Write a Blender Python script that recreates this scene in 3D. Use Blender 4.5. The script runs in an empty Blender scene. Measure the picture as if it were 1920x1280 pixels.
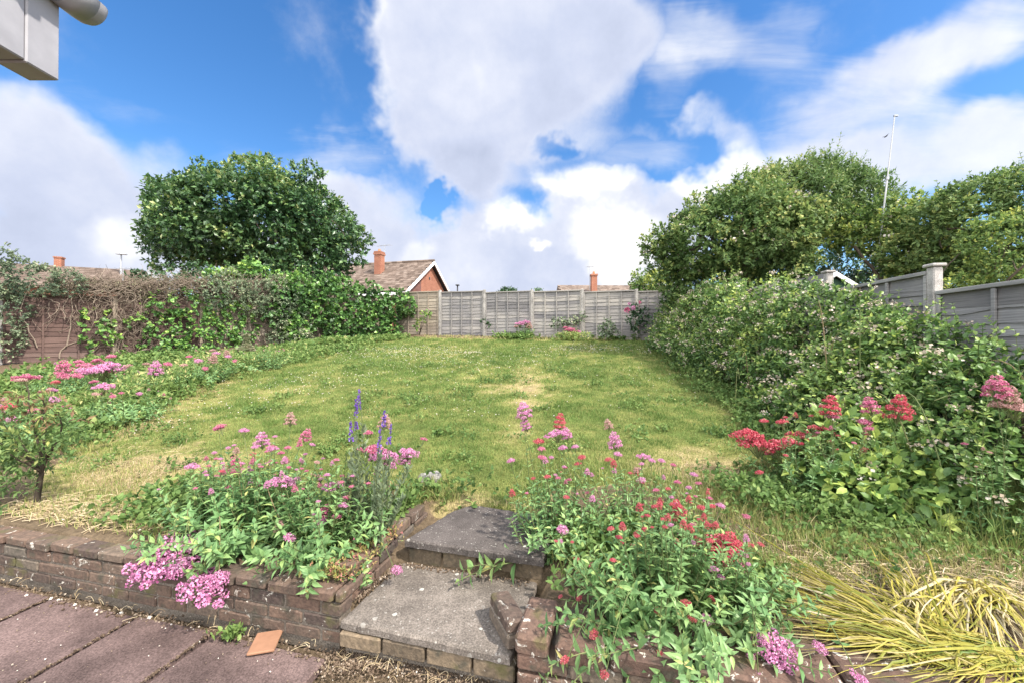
import bpy, math, random
import numpy as np
from mathutils import Vector, Matrix

rng = np.random.default_rng(11)
random.seed(5)
scene = bpy.context.scene
COL = scene.collection
A = np.array

# ------------------------------------------------------------------ geometry of the site
CAMZ = 1.55
FPX = 760.0
HZ = 645.0
P0 = A([-0.85, 2.08])
UD = A([0.970, -0.242])
VD = A([0.242, 0.970])
UANG = math.atan2(UD[1], UD[0])


def uv2w(u, v):
    return P0[0] + UD[0] * u + VD[0] * v, P0[1] + UD[1] * u + VD[1] * v


def w2uv(x, y):
    dx, dy = x - P0[0], y - P0[1]
    return dx * UD[0] + dy * UD[1], dx * VD[0] + dy * VD[1]


def at(px, py, Y):
    return A([(px - 960) / FPX * Y, Y, CAMZ + (HZ - py) / FPX * Y])


def on_plane(px, py, z):
    Y = (CAMZ - z) * FPX / (py - HZ)
    return A([(px - 960) / FPX * Y, Y, z])


def gpt(px, py):
    Y = 1.6 / (0.117 + (py - HZ) / FPX)
    return A([(px - 960) / FPX * Y, Y])


def vnoise(x, y, sc, seed=0):
    x = np.asarray(x, float) * sc
    y = np.asarray(y, float) * sc
    xi, yi = np.floor(x).astype(np.int64), np.floor(y).astype(np.int64)
    fx, fy = x - xi, y - yi
    fx = fx * fx * (3 - 2 * fx)
    fy = fy * fy * (3 - 2 * fy)

    def h(a, b):
        n = (a * 374761393 + b * 668265263 + seed * 982451653) & 0xFFFFFFFF
        n = ((n ^ (n >> 13)) * 1274126177) & 0xFFFFFFFF
        return ((n ^ (n >> 16)) & 0xFFFF) / 65535.0
    return (h(xi, yi) * (1 - fx) + h(xi + 1, yi) * fx) * (1 - fy) + (h(xi, yi + 1) * (1 - fx) + h(xi + 1, yi + 1) * fx) * fy


def fbm(x, y, sc, seed=0, o=3):
    s, a, t = 0, 1, 0
    for i in range(o):
        s = s + a * vnoise(x, y, sc * 2 ** i, seed + i)
        t += a
        a *= 0.5
    return s / t


def gz(x, y, bumps=True):
    x = np.asarray(x, float)
    y = np.asarray(y, float)
    z = -0.05 + 0.117 * np.minimum(y, 18.5) + 0.012 * np.maximum(y - 18.5, 0) * (y < 60) + 0.5 * (y >= 60)
    z = 0.255 + np.logaddexp(0, (z - 0.255) * 25) / 25
    if bumps:
        z = z + (fbm(x, y, 0.9, 3) - 0.5) * 0.05
    u, v = w2uv(x, y)
    z = np.where((u > -0.05) & (u < 0.96) & (v < 1.12), np.where(v < 0.52, 0.06, 0.22), z)
    z = np.where(v < 0.10, -0.06, z)
    return z


def inpoly(x, y, poly):
    x = np.asarray(x)
    y = np.asarray(y)
    c = np.zeros(x.shape, bool)
    n = len(poly)
    for i in range(n):
        x1, y1 = poly[i]
        x2, y2 = poly[(i + 1) % n]
        cond = ((y1 > y) != (y2 > y)) & (x < (x2 - x1) * (y - y1) / (y2 - y1 + 1e-12) + x1)
        c ^= cond
    return c


# ------------------------------------------------------------------ mesh builder
class MB:
    def __init__(s):
        s.V, s.F, s.T, s.n = [], [], [], 0

    def add(s, V, Fs, tint=0.5, mi=0):
        V = np.asarray(V, float).reshape(-1, 3)
        if not isinstance(Fs, list):
            Fs = [Fs]
        for f in Fs:
            f = np.asarray(f, np.int64)
            s.F.append((f + s.n, mi))
        s.V.append(V)
        t = np.broadcast_to(np.asarray(tint, float), (len(V),)) if np.ndim(tint) == 0 else np.asarray(tint, float)
        s.T.append(t)
        s.n += len(V)

    def box(s, c, size, R=None, tint=0.5, mi=0, ch=0.0):
        h = A(size, float) / 2
        V, Fq, Ft = cbox(h, ch)
        if R is not None:
            V = V @ np.asarray(R).T
        s.add(V + A(c), [Fq] + ([Ft] if Ft is not None else []), tint, mi)

    def tube(s, pts, rad, n=6, tint=0.5, mi=0, cap=True):
        pts = np.asarray(pts, float)
        m = len(pts)
        rad = np.broadcast_to(np.asarray(rad, float), (m,))
        d = np.gradient(pts, axis=0)
        d /= np.linalg.norm(d, axis=1)[:, None] + 1e-9
        ref = A([0, 0, 1.0]) if abs(d[:, 2].mean()) < 0.8 else A([1.0, 0, 0])
        a = np.cross(d, ref)
        a /= np.linalg.norm(a, axis=1)[:, None] + 1e-9
        b = np.cross(d, a)
        th = np.arange(n) * 2 * math.pi / n
        V = pts[:, None] + rad[:, None, None] * (a[:, None] * np.cos(th)[None, :, None] + b[:, None] * np.sin(th)[None, :, None])
        i = np.arange(m - 1)[:, None] * n
        j = np.arange(n)[None]
        k = (j + 1) % n
        F = np.stack([i + j, i + k, i + n + k, i + n + j], -1).reshape(-1, 4)
        fs = [F]
        if cap:
            fs += [np.arange(n)[None, ::-1], (np.arange(n) + (m - 1) * n)[None]]
        s.add(V.reshape(-1, 3), fs, tint, mi)

    def build(s, name, mats, parent=None, local=False, smooth=False):
        V = np.concatenate(s.V) if s.V else np.zeros((0, 3))
        T = np.concatenate(s.T) if s.T else np.zeros(0)
        if parent is not None and not local:
            q_ = parent
            while q_ is not None:
                V = V - A(q_.location)
                q_ = q_.parent
        me = bpy.data.meshes.new(name)
        me.vertices.add(len(V))
        me.vertices.foreach_set('co', V.astype(np.float32).ravel())
        tot = [len(f) for f, _ in s.F]
        ks = np.concatenate([np.full(len(f), f.shape[1]) for f, _ in s.F]) if s.F else np.zeros(0, int)
        idx = np.concatenate([f.ravel() for f, _ in s.F]) if s.F else np.zeros(0, int)
        mi = np.concatenate([np.full(len(f), m) for f, m in s.F]) if s.F else np.zeros(0, int)
        me.loops.add(len(idx))
        me.loops.foreach_set('vertex_index', idx.astype(np.int32))
        me.polygons.add(len(ks))
        st = np.concatenate([[0], np.cumsum(ks)[:-1]])
        me.polygons.foreach_set('loop_start', st.astype(np.int32))
        me.polygons.foreach_set('material_index', mi.astype(np.int32))
        if smooth:
            me.polygons.foreach_set('use_smooth', np.ones(len(ks), bool))
        else:
            me.polygons.foreach_set('use_smooth', np.zeros(len(ks), bool))
        at_ = me.attributes.new('tint', 'FLOAT', 'POINT')
        at_.data.foreach_set('value', T.astype(np.float32))
        me.update(calc_edges=True)
        for m in (mats if isinstance(mats, (list, tuple)) else [mats]):
            me.materials.append(m)
        o = bpy.data.objects.new(name, me)
        COL.objects.link(o)
        if parent is not None:
            o.parent = parent
        return o


def cbox(h, ch):
    hx, hy, hz = h
    if ch <= 0:
        V = A([[x, y, z] for x in (-hx, hx) for y in (-hy, hy) for z in (-hz, hz)])
        F = A([[0, 1, 3, 2], [4, 6, 7, 5], [0, 4, 5, 1], [2, 3, 7, 6], [0, 2, 6, 4], [1, 5, 7, 3]])
        return V, F, None
    b = min(ch, hx * .9, hy * .9, hz * .9)
    V = []
    ix = {}
    for sx in (-1, 1):
        for sy in (-1, 1):
            for sz in (-1, 1):
                for k in range(3):
                    ix[(sx, sy, sz, k)] = len(V)
                    p = [sx * (hx - (b if k != 0 else 0)), sy * (hy - (b if k != 1 else 0)), sz * (hz - (b if k != 2 else 0))]
                    V.append(p)
    F, T = [], []
    for k in range(3):
        a, c = [(1, 2), (2, 0), (0, 1)][k]
        for sg in (-1, 1):
            q = []
            for (p, r) in ((-1, -1), (1, -1), (1, 1), (-1, 1)):
                t = [0, 0, 0]
                t[k] = sg
                t[a] = p
                t[c] = r
                q.append(ix[(*t, k)])
            F.append(q if sg > 0 else q[::-1])
    for k in range(3):          # edges along axis k join faces a and c
        a, c = [(1, 2), (2, 0), (0, 1)][k]
        for p in (-1, 1):
            for r in (-1, 1):
                t1 = [0, 0, 0]
                t1[k], t1[a], t1[c] = -1, p, r
                t2 = list(t1)
                t2[k] = 1
                q = [ix[(*t1, a)], ix[(*t2, a)], ix[(*t2, c)], ix[(*t1, c)]]
                F.append(q if p * r < 0 else q[::-1])
    for sx in (-1, 1):
        for sy in (-1, 1):
            for sz in (-1, 1):
                q = [ix[(sx, sy, sz, k)] for k in range(3)]
                T.append(q if sx * sy * sz > 0 else q[::-1])
    return A(V), A(F), A(T)


def rotz(a):
    c, s = math.cos(a), math.sin(a)
    return A([[c, -s, 0], [s, c, 0], [0, 0, 1]])


def rotx(a):
    c, s = math.cos(a), math.sin(a)
    return A([[1, 0, 0], [0, c, -s], [0, s, c]])


def roty(a):
    c, s = math.cos(a), math.sin(a)
    return A([[c, 0, s], [0, 1, 0], [-s, 0, c]])


def unit(v):
    return v / (np.linalg.norm(v, axis=-1, keepdims=True) + 1e-9)


def rdir(n):
    return unit(rng.normal(size=(n, 3)))


# leaf templates: x across, y along, z normal
DIAMOND = (A([[0, 0, 0], [.30, .45, .04], [0, 1, -.05], [-.30, .45, .04]]), [A([[0, 1, 2, 3]])])
NARROW = (A([[0, 0, 0], [.17, .42, .03], [0, 1, -.06], [-.17, .42, .03]]), [A([[0, 1, 2, 3]])])
OVAL = (A([[0, 0, 0], [.30, .28, .07], [.25, .68, .03], [0, 1, -.1], [-.25, .68, .03], [-.30, .28, .07], [0, .5, 0]]),
        [A([[0, 1, 2, 6], [6, 2, 3, 4], [0, 6, 4, 5]])])
LANCE = (A([[0, 0, 0], [.16, .22, .05], [.17, .5, .02], [0, 1, -.22], [-.17, .5, .02], [-.16, .22, .05], [0, .25, .0], [0, .55, -.03]]),
         [A([[0, 1, 6]]), A([[0, 6, 5]]), A([[1, 2, 7, 6], [6, 7, 4, 5]]), A([[2, 3, 7]]), A([[7, 3, 4]])])
IVYL = (A([[0, 0, 0], [.48, .18, .06], [.36, .55, .03], [0, 1, -.08], [-.36, .55, .03], [-.48, .18, .06]]),
        [A([[0, 1, 2, 3], [0, 3, 4, 5]])])
PETAL = (A([[-.5, -.5, 0], [.5, -.5, .1], [.5, .5, 0], [-.5, .5, .12]]), [A([[0, 1, 2, 3]])])


def scatter(mb, tm, P, D, N, S, tint, mi=0):
    P = np.asarray(P)
    n = len(P)
    if n == 0:
        return
    D = unit(np.asarray(D))
    side = unit(np.cross(D, N))
    N = np.cross(side, D)
    TV, TF = tm
    S = np.broadcast_to(np.asarray(S, float), (n,))
    V = P[:, None] + S[:, None, None] * (TV[None, :, 0:1] * side[:, None] + TV[None, :, 1:2] * D[:, None] + TV[None, :, 2:3] * N[:, None])
    k = len(TV)
    off = np.arange(n)[:, None, None] * k
    Fs = [(f[None] + off).reshape(-1, f.shape[1]) for f in TF]
    t = np.repeat(np.broadcast_to(np.asarray(tint, float), (n,)), k)
    mb.add(V.reshape(-1, 3), Fs, t, mi)


# ------------------------------------------------------------------ tagging
def tag(o, label=None, cat=None, group=None, kind=None):
    for k, v in (('label', label), ('category', cat), ('group', group), ('kind', kind)):
        if v:
            o[k] = v
    return o


def thing(name, label, cat, loc, group=None, rz=0):
    o = bpy.data.objects.new(name, None)
    COL.objects.link(o)
    o.location = [float(c) for c in loc]
    o.rotation_euler = (0, 0, rz)
    o.empty_display_size = 0.2
    return tag(o, label, cat, group)


# ------------------------------------------------------------------ materials
class NT:
    def __init__(s, tree):
        s.t = tree
        s.N = tree.nodes
        s.L = tree.links

    def n(s, typ, ins=None, **kw):
        nd = s.N.new(typ)
        for k, v in kw.items():
            setattr(nd, k, v)
        for k, v in (ins or {}).items():
            if isinstance(v, bpy.types.NodeSocket):
                s.L.new(v, nd.inputs[k])
            else:
                nd.inputs[k].default_value = v
        return nd

    def math(s, op, a, b=0.0, clamp=False):
        return s.n('ShaderNodeMath', {0: a, 1: b}, operation=op, use_clamp=clamp).outputs[0]

    def ramp(s, fac, stops, interp='LINEAR'):
        r = s.n('ShaderNodeValToRGB', {0: fac})
        r.color_ramp.interpolation = interp
        e = r.color_ramp.elements
        while len(e) < len(stops):
            e.new(0.5)
        for i, (p, c) in enumerate(stops):
            e[i].position = p
            e[i].color = (*c, 1) if len(c) == 3 else c
        return r.outputs[0]

    def mix(s, f, a, b, mode='MIX'):
        m = s.n('ShaderNodeMixRGB', {0: f, 1: a, 2: b}, blend_type=mode)
        return m.outputs[0]

    def noise(s, vec, sc, det=4, rough=.55, dist=0, out=0):
        nn = s.n('ShaderNodeTexNoise', {'Scale': sc, 'Detail': det, 'Roughness': rough, 'Distortion': dist})
        if vec is not None:
            s.L.new(vec, nn.inputs['Vector'])
        return nn.outputs[out]

    def smooth(s, v, a, b):
        m = s.n('ShaderNodeMapRange', {0: v, 1: a, 2: b, 3: 0.0, 4: 1.0}, interpolation_type='SMOOTHSTEP')
        return m.outputs[0]


def newmat(name):
    m = bpy.data.materials.new(name)
    m.use_nodes = True
    t = NT(m.node_tree)
    t.N.clear()
    out = t.n('ShaderNodeOutputMaterial')
    return m, t, out


def c4(c):
    return (*c, 1.0) if len(c) == 3 else c


def pbsdf(t, out, col, rough=.7, spec=.3, bump=None, bstr=.3, bdist=.01, metal=0.0):
    p = t.n('ShaderNodeBsdfPrincipled', {'Roughness': rough, 'Metallic': metal})
    p.inputs['Specular IOR Level'].default_value = spec
    if isinstance(col, bpy.types.NodeSocket):
        t.L.new(col, p.inputs['Base Color'])
    else:
        p.inputs['Base Color'].default_value = c4(col)
    if bump is not None:
        b = t.n('ShaderNodeBump', {'Strength': bstr, 'Distance': bdist, 'Height': bump})
        t.L.new(b.outputs[0], p.inputs['Normal'])
    t.L.new(p.outputs[0], out.inputs[0])
    return p


def tintn(t):
    return t.n('ShaderNodeAttribute', attribute_name='tint').outputs['Fac']


def objco(t):
    return t.n('ShaderNodeTexCoord').outputs['Object']


def geoco(t):
    return t.n('ShaderNodeNewGeometry').outputs['Position']


def leafmat(name, stops, trans=.28, rough=.5, spec=.35, big=.25, bigsc=1.2, mul=1.75):
    m, t, out = newmat(name)
    col = t.ramp(tintn(t), [(p, tuple(min(.6, x * mul) for x in c)) for p, c in stops])
    nz = t.noise(geoco(t), bigsc, 3)
    hs = t.n('ShaderNodeHueSaturation', {'Hue': t.math('ADD', .5, t.math('MULTIPLY', t.math('SUBTRACT', nz, .5), -.07)), 'Saturation': .93,
                                        'Value': t.math('ADD', 1 - big, t.math('MULTIPLY', nz, 2.2 * big)), 'Color': col})
    c = hs.outputs[0]
    p = t.n('ShaderNodeBsdfPrincipled', {'Roughness': rough, 'Base Color': c})
    p.inputs['Specular IOR Level'].default_value = spec
    tr = t.n('ShaderNodeBsdfTranslucent', {'Color': t.mix(.6, c, (.35, .5, .05, 1), 'MULTIPLY') if False else c})
    mx = t.n('ShaderNodeMixShader', {0: min(.5, trans * 1.35), 1: p.outputs[0], 2: tr.outputs[0]})
    t.L.new(mx.outputs[0], out.inputs[0])
    return m


def flatmat(name, col, rough=.6, spec=.3, var=.15, sc=30, metal=0.0):
    m, t, out = newmat(name)
    nz = t.noise(objco(t), sc, 4)
    c = t.mix(nz, c4([x * (1 - var) for x in col]), c4([min(1, x * (1 + var)) for x in col]))
    pbsdf(t, out, c, rough, spec, metal=metal)
    return m


def tintmat(name, stops, rough=.7, spec=.2, nsc=60, nvar=.25, bstr=.0, bdist=.004, trans=0.0):
    m, t, out = newmat(name)
    c = t.ramp(tintn(t), stops)
    nz = t.noise(geoco(t), nsc, 4)
    c = t.mix(1.0, c, t.ramp(nz, [(.25, (1 - nvar,) * 3), (.75, (1 + nvar * .4,) * 3)]), 'MULTIPLY')
    p = pbsdf(t, out, c, rough, spec, bump=nz if bstr else None, bstr=bstr, bdist=bdist)
    if trans:
        tr = t.n('ShaderNodeBsdfTranslucent', {'Color': c})
        mx = t.n('ShaderNodeMixShader', {0: trans, 1: p.outputs[0], 2: tr.outputs[0]})
        t.L.new(mx.outputs[0], out.inputs[0])
    return m


def woodmat(name, stops, grain=(3, 3, 60), nvar=.45, moss=None):
    """weathered boards: per-board tint, long grain along local X-ish through stretched noise"""
    m, t, out = newmat(name)
    c = t.ramp(tintn(t), stops)
    mp = t.n('ShaderNodeMapping', {'Vector': geoco(t), 'Scale': grain})
    nz = t.noise(mp.outputs[0], 1.0, 6, .65)
    nz2 = t.noise(geoco(t), 1.7, 4)
    c = t.mix(1.0, c, t.ramp(nz, [(.3, (1 - nvar,) * 3), (.65, (1.1,) * 3)]), 'MULTIPLY')
    c = t.mix(1.0, c, t.ramp(nz2, [(.3, (.78, .78, .8)), (.7, (1.12, 1.1, 1.06))]), 'MULTIPLY')
    pbsdf(t, out, c, .85, .15, bump=nz, bstr=.5, bdist=.004)
    return m


def brickmat(name, stops, lichen=.35):
    m, t, out = newmat(name)
    g = geoco(t)
    c = t.ramp(tintn(t), stops)
    n1 = t.noise(g, 45, 6, .65)
    n2 = t.noise(g, 9, 4, .6)
    c = t.mix(1.0, c, t.ramp(n1, [(.3, (.55, .55, .57)), (.7, (1.25, 1.2, 1.15))]), 'MULTIPLY')
    c = t.mix(t.smooth(n2, .5, .72), c, (.07, .065, .05, 1))
    # lichen: white crusty blotches and finer specks, a little moss
    n3 = t.noise(g, 14, 5, .7, 1.0)
    n4 = t.noise(g, 80, 2, .5)
    li = t.math('MULTIPLY', t.smooth(n3, 1 - lichen * 1.05, 1 - lichen * 1.05 + .05), t.smooth(n4, .3, .5))
    c = t.mix(li, c, (.52, .49, .43, 1))
    n5 = t.noise(g, 5.5, 4, .6)
    c = t.mix(t.math('MULTIPLY', t.smooth(n5, .56, .72), .6), c, (.10, .10, .035, 1))
    pbsdf(t, out, c, .92, .12, bump=n1, bstr=.7, bdist=.008)
    return m


def concmat(name, base, specks=True, lo=.68, hi=1.25, sc=3.2):
    m, t, out = newmat(name)
    g = geoco(t)
    n1 = t.noise(g, sc, 5, .6)
    n2 = t.noise(g, 130, 3, .6)
    n3 = t.noise(g, 12, 5, .65)
    c = t.mix(t.smooth(n1, .3, .72), c4([b * lo for b in base]), c4([b * hi for b in base]))
    c = t.mix(1.0, c, t.ramp(n2, [(.34, (.60,) * 3), (.68, (1.40,) * 3)]), 'MULTIPLY')
    c = t.mix(1.0, c, t.ramp(n3, [(.3, (.8,) * 3), (.7, (1.12,) * 3)]), 'MULTIPLY')
    if specks:
        wob = t.n('ShaderNodeVectorMath', {0: g, 1: t.n('ShaderNodeVectorMath', {0: t.noise(g, 60, 3, .6, 0, 1), 1: (.02, .02, .02)}, operation='MULTIPLY').outputs[0]}, operation='ADD')
        v = t.n('ShaderNodeTexVoronoi', {'Vector': wob.outputs[0], 'Scale': 22.0, 'Randomness': 1.0})
        rnd = t.n('ShaderNodeSeparateColor', {0: v.outputs['Color']})
        siz = t.math('MULTIPLY', t.smooth(rnd.outputs[0], .6, 1.0), .30)
        sp = t.math('LESS_THAN', v.outputs['Distance'], siz)
        sp = t.math('MULTIPLY', sp, t.smooth(t.noise(g, 2.6, 3), .42, .6))
        c = t.mix(t.math('MULTIPLY', sp, .7), c, (.46, .45, .41, 1))
        v2 = t.n('ShaderNodeTexVoronoi', {'Vector': wob.outputs[0], 'Scale': 62.0, 'Randomness': 1.0})
        r2 = t.n('ShaderNodeSeparateColor', {0: v2.outputs['Color']})
        s2 = t.math('LESS_THAN', v2.outputs['Distance'], t.math('MULTIPLY', t.smooth(r2.outputs[1], .55, 1.0), .32))
        c = t.mix(t.math('MULTIPLY', s2, .45), c, (.42, .40, .36, 1))
    pbsdf(t, out, c, .93, .12, bump=n2, bstr=.55, bdist=.004)
    return m

# ------------------------------------------------------------------ camera, sun, sky
cam = bpy.data.cameras.new('camera')
cam.sensor_width = 36
cam.lens = FPX / 1920 * 36
cam.clip_start = 0.02
cam.clip_end = 3000
camo = bpy.data.objects.new('camera', cam)
COL.objects.link(camo)
camo.location = (0, 0, CAMZ)
camo.rotation_euler = (math.radians(90) + math.atan((HZ - 640) / FPX), 0, 0)
scene.camera = camo

SUN_EL, SUN_AZ = math.radians(50), math.radians(-33)
sdir = Vector((math.cos(SUN_EL) * math.cos(SUN_AZ), math.cos(SUN_EL) * math.sin(SUN_AZ), math.sin(SUN_EL)))
sl = bpy.data.lights.new('sun', 'SUN')
sl.energy = 2.75
sl.angle = math.radians(2.0)
sl.color = (1.0, 0.93, 0.83)
so = bpy.data.objects.new('sun', sl)
COL.objects.link(so)
so.rotation_euler = sdir.to_track_quat('Z', 'Y').to_euler()

w = bpy.data.worlds.new("World")
scene.world = w
w.use_nodes = True
t = NT(w.node_tree)
t.N.clear()
wout = t.n('ShaderNodeOutputWorld')
sky = t.n('ShaderNodeTexSky', sky_type='NISHITA')
sky.sun_disc = False
sky.sun_elevation = SUN_EL
sky.sun_rotation = math.atan2(sdir.x, sdir.y)
sky.altitude = 30
sky.air_density = 1.0
sky.dust_density = 0.4
sky.ozone_density = 2.5
skyc = t.n('ShaderNodeHueSaturation', {'Hue': .503, 'Saturation': 1.28, 'Value': 1.0, 'Color': sky.outputs[0]}).outputs[0]
bgs = t.n('ShaderNodeBackground', {'Color': skyc, 'Strength': 0.082})
d = t.n('ShaderNodeTexCoord').outputs['Generated']
sp = t.n('ShaderNodeSeparateXYZ', {0: d})
ys = t.math('MAXIMUM', sp.outputs[1], .04)
q = t.n('ShaderNodeCombineXYZ', {0: t.math('DIVIDE', sp.outputs[0], ys), 1: t.math('DIVIDE', sp.outputs[2], ys)}).outputs[0]
front = t.smooth(sp.outputs[1], -.1, .15)
# domain warp of the bearing, then soft cloud masses at their bearings
wn = t.noise(d, 3.5, 5, .6, 0, 1)
wv = t.n('ShaderNodeVectorMath', {0: wn, 1: (.5, .5, .5)}, operation='SUBTRACT').outputs[0]
wv = t.n('ShaderNodeVectorMath', {0: wv, 1: (.34, .34, 0)}, operation='MULTIPLY').outputs[0]
qw = t.n('ShaderNodeVectorMath', {0: q, 1: wv}, operation='ADD').outputs[0]


def blob(px, py, rx, ry, wgt, rot=0.0, vec=None):
    mp = t.n('ShaderNodeMapping', {'Vector': vec or qw, 'Location': ((px - 960) / FPX, (HZ - py) / FPX, 0), 'Rotation': (0, 0, math.radians(rot)),
                                   'Scale': (rx / FPX, ry / FPX, 1)}, vector_type='TEXTURE')
    ln = t.n('ShaderNodeVectorMath', {0: mp.outputs[0]}, operation='LENGTH').outputs['Value']
    f = t.n('ShaderNodeMapRange', {0: ln, 1: 1.0, 2: 0.25, 3: 0.0, 4: wgt}, interpolation_type='SMOOTHSTEP').outputs[0]
    return f


def total(lst, vec=None):
    s = None
    for b in lst:
        f = blob(*b, vec=vec)
        s = f if s is None else t.math('ADD', s, f)
    return s


cum = total([
    (900, 60, 270, 230, 1.0), (1080, 90, 200, 150, .9), (880, 270, 210, 150, 1.0), (760, 190, 110, 150, .5), (770, 40, 130, 130, .6),
    (990, 200, 200, 150, .7), (900, 360, 150, 70, .8), (1180, 40, 120, 110, .5), (900, -150, 420, 200, 1.0),
    (960, 520, 480, 130, 1.0), (1110, 390, 120, 120, .9), (1250, 450, 170, 130, .9), (1340, 360, 130, 75, .8), (920, 450, 150, 70, .6), (1400, 320, 110, 60, .6),
    (690, 430, 130, 120, .8), (600, 370, 90, 100, .7), (590, 480, 200, 110, .7),
    (130, 380, 420, 170, .95, -14), (40, 260, 260, 110, .8, -14), (250, 470, 300, 90, .7), (330, 300, 120, 50, .25, -20), (-40, 480, 200, 70, .8), (60, 500, 200, 60, .5),
    (1310, 215, 85, 60, .45), (1240, 250, 80, 60, .35), (1380, 260, 80, 60, .4),
    (795, 405, 42, 38, -1.1), (1052, 262, 34, 30, -.45), (1235, 190, 75, 110, -.4), (1215, 345, 40, 34, -.4), (1120, 262, 90, 40, .2)])
nz1 = t.noise(d, 7.0, 8, .56)
nz2 = t.noise(d, 2.6, 3, .5)
cov = t.math('ADD', cum, t.math('MULTIPLY', t.math('SUBTRACT', nz1, .5), 1.25))
back = t.math('MULTIPLY', t.math('SUBTRACT', 1.0, front), t.math('ADD', .25, t.math('MULTIPLY', nz2, 1.1)))  # unseen cloud cover behind the camera, added for frontal fill
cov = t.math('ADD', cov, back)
cumF = t.smooth(cov, .02, .86)
# thin streaky veil
rotv = t.n('ShaderNodeMapping', {'Vector': q, 'Rotation': (0, 0, math.radians(-28)), 'Scale': (1.3, 6.5, 1)}, vector_type='POINT').outputs[0]
vst = t.noise(rotv, 1.2, 6, .6, .6)
veil = total([(1660, 190, 420, 130, .9, 24), (1850, 60, 260, 110, .8, 24), (1780, 300, 360, 90, .9, 10), (1560, 330, 240, 90, .7), (1480, 90, 160, 120, .45, 30),
              (1300, 60, 120, 150, .7, 60), (1230, 150, 90, 140, .5, 30), (500, 290, 220, 70, .35), (150, 190, 260, 60, .35, -12), (640, 300, 130, 90, .3), (1190, 290, 160, 80, .5), (1900, 260, 160, 70, .5, 20)])
veF = t.math('MULTIPLY', t.smooth(t.math('ADD', veil, t.math('MULTIPLY', t.math('SUBTRACT', vst, .5), 1.35)), .12, 1.2), .9)
F = t.math('MAXIMUM', cumF, veF)
# light and grey parts of the clouds
bri = total([(1100, 355, 80, 62, 1.0), (1165, 470, 120, 90, .85), (960, 432, 80, 40, .8), (1005, 484, 30, 18, .6), (1290, 345, 120, 60, .6), (1390, 300, 110, 50, .55),
             (780, 480, 60, 30, .3), (230, 440, 100, 60, .45), (690, 40, 60, 60, .25), (1310, 215, 70, 50, .2), (700, 170, 50, 90, .2), (900, 150, 120, 60, .18), (560, 320, 90, 60, .2)])
gre = total([(890, 330, 180, 110, .26), (1060, 130, 220, 150, .14), (880, 230, 200, 130, .12), (1010, 530, 120, 60, .2), (80, 400, 260, 170, .12), (1150, 60, 160, 110, .08)])
bnz = t.noise(d, 9.0, 7, .58)
br = t.math('ADD', .50, t.math('MULTIPLY', t.math('SUBTRACT', bnz, .5), .8))
edge = t.math('MULTIPLY', t.math('SUBTRACT', 1.0, t.smooth(cov, .35, 1.0)), .22)
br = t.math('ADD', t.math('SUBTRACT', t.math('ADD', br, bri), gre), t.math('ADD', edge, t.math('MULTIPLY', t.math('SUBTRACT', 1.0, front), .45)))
cc = t.ramp(br, [(0.0, (.50, .56, .73)), (.35, (.64, .70, .88)), (.62, (.79, .83, .96)), (1.0, (1.08, 1.08, 1.08))])
bgc = t.n('ShaderNodeBackground', {'Color': cc, 'Strength': t.math('ADD', .36, t.math('MULTIPLY', t.math('SUBTRACT', 1.0, front), .80))})  # rear clouds out of view are boosted to act as fill light
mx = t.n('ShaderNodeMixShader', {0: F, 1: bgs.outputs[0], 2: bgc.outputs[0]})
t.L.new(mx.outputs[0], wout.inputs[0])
w.cycles.sampling_method = 'MANUAL'
w.cycles.sample_map_resolution = 512

scene.view_settings.view_transform = 'Standard'
scene.view_settings.look = 'None'
scene.view_settings.exposure = 1.55
scene.view_settings.gamma = 1.0
scene.cycles.max_bounces = 6
scene.cycles.diffuse_bounces = 3
scene.cycles.transparent_max_bounces = 4
scene.cycles.caustics_reflective = False
scene.cycles.caustics_refractive = False

# ------------------------------------------------------------------ ground
lawn_px = [(735, 631), (690, 640), (640, 650), (560, 668), (450, 692), (380, 716), (300, 752), (210, 800), (125, 850), (60, 915), (60, 950), (200, 960), (330, 985),
           (400, 930), (560, 905), (720, 900), (800, 935), (830, 962), (1000, 962), (1040, 920), (1200, 905), (1330, 930), (1440, 960), (1490, 900), (1430, 790), (1340, 715), (1262, 672), (1236, 645), (1190, 636), (1000, 634), (850, 634)]
LAWN = [tuple(gpt(*p)) for p in lawn_px]


def dryness(x, y):
    """0 lush .. 1 straw: real patchy wear of the turf"""
    dd = (fbm(x, y, .55, 21) - .5) * .55 + (fbm(x, y, 2.6, 31) - .5) * .65 + (fbm(x, y, 6.5, 41, 2) - .5) * .8 + .28

    def spot(px, py, rx, ry, wgt):
        c = gpt(px, py)
        return wgt * np.exp(-(((x - c[0]) / rx) ** 2 + ((y - c[1]) / ry) ** 2))
    dd = dd + spot(990, 715, .28, 1.5, .45) + spot(975, 800, .35, .6, .25) + spot(270, 880, .75, .5, .75) + spot(215, 800, .7, .7, .5) + spot(330, 905, .4, .3, .7) + spot(850, 935, .4, .3, .8) + spot(330, 745, .6, .6, .3)
    dd = dd + spot(1340, 890, .6, .55, .75) + spot(1420, 940, .5, .4, .6) + spot(760, 820, .5, .5, .35) + spot(900, 634, 1.6, .45, 1.0) + spot(1100, 636, 2.0, .35, .5) + spot(520, 690, .8, .4, .2)
    dd = dd + spot(200, 960, 1.6, .18, .8) + spot(470, 697, .7, .5, .35) + spot(390, 722, .5, .5, .45) + spot(300, 765, .5, .5, .5) + spot(235, 805, .5, .5, .5) + spot(985, 760, .3, .9, .3) + spot(600, 735, .8, .6, .2) - spot(740, 690, 1.6, 1.0, .3) - spot(1080, 690, 1.0, 1.0, .15)
    return dd


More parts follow.
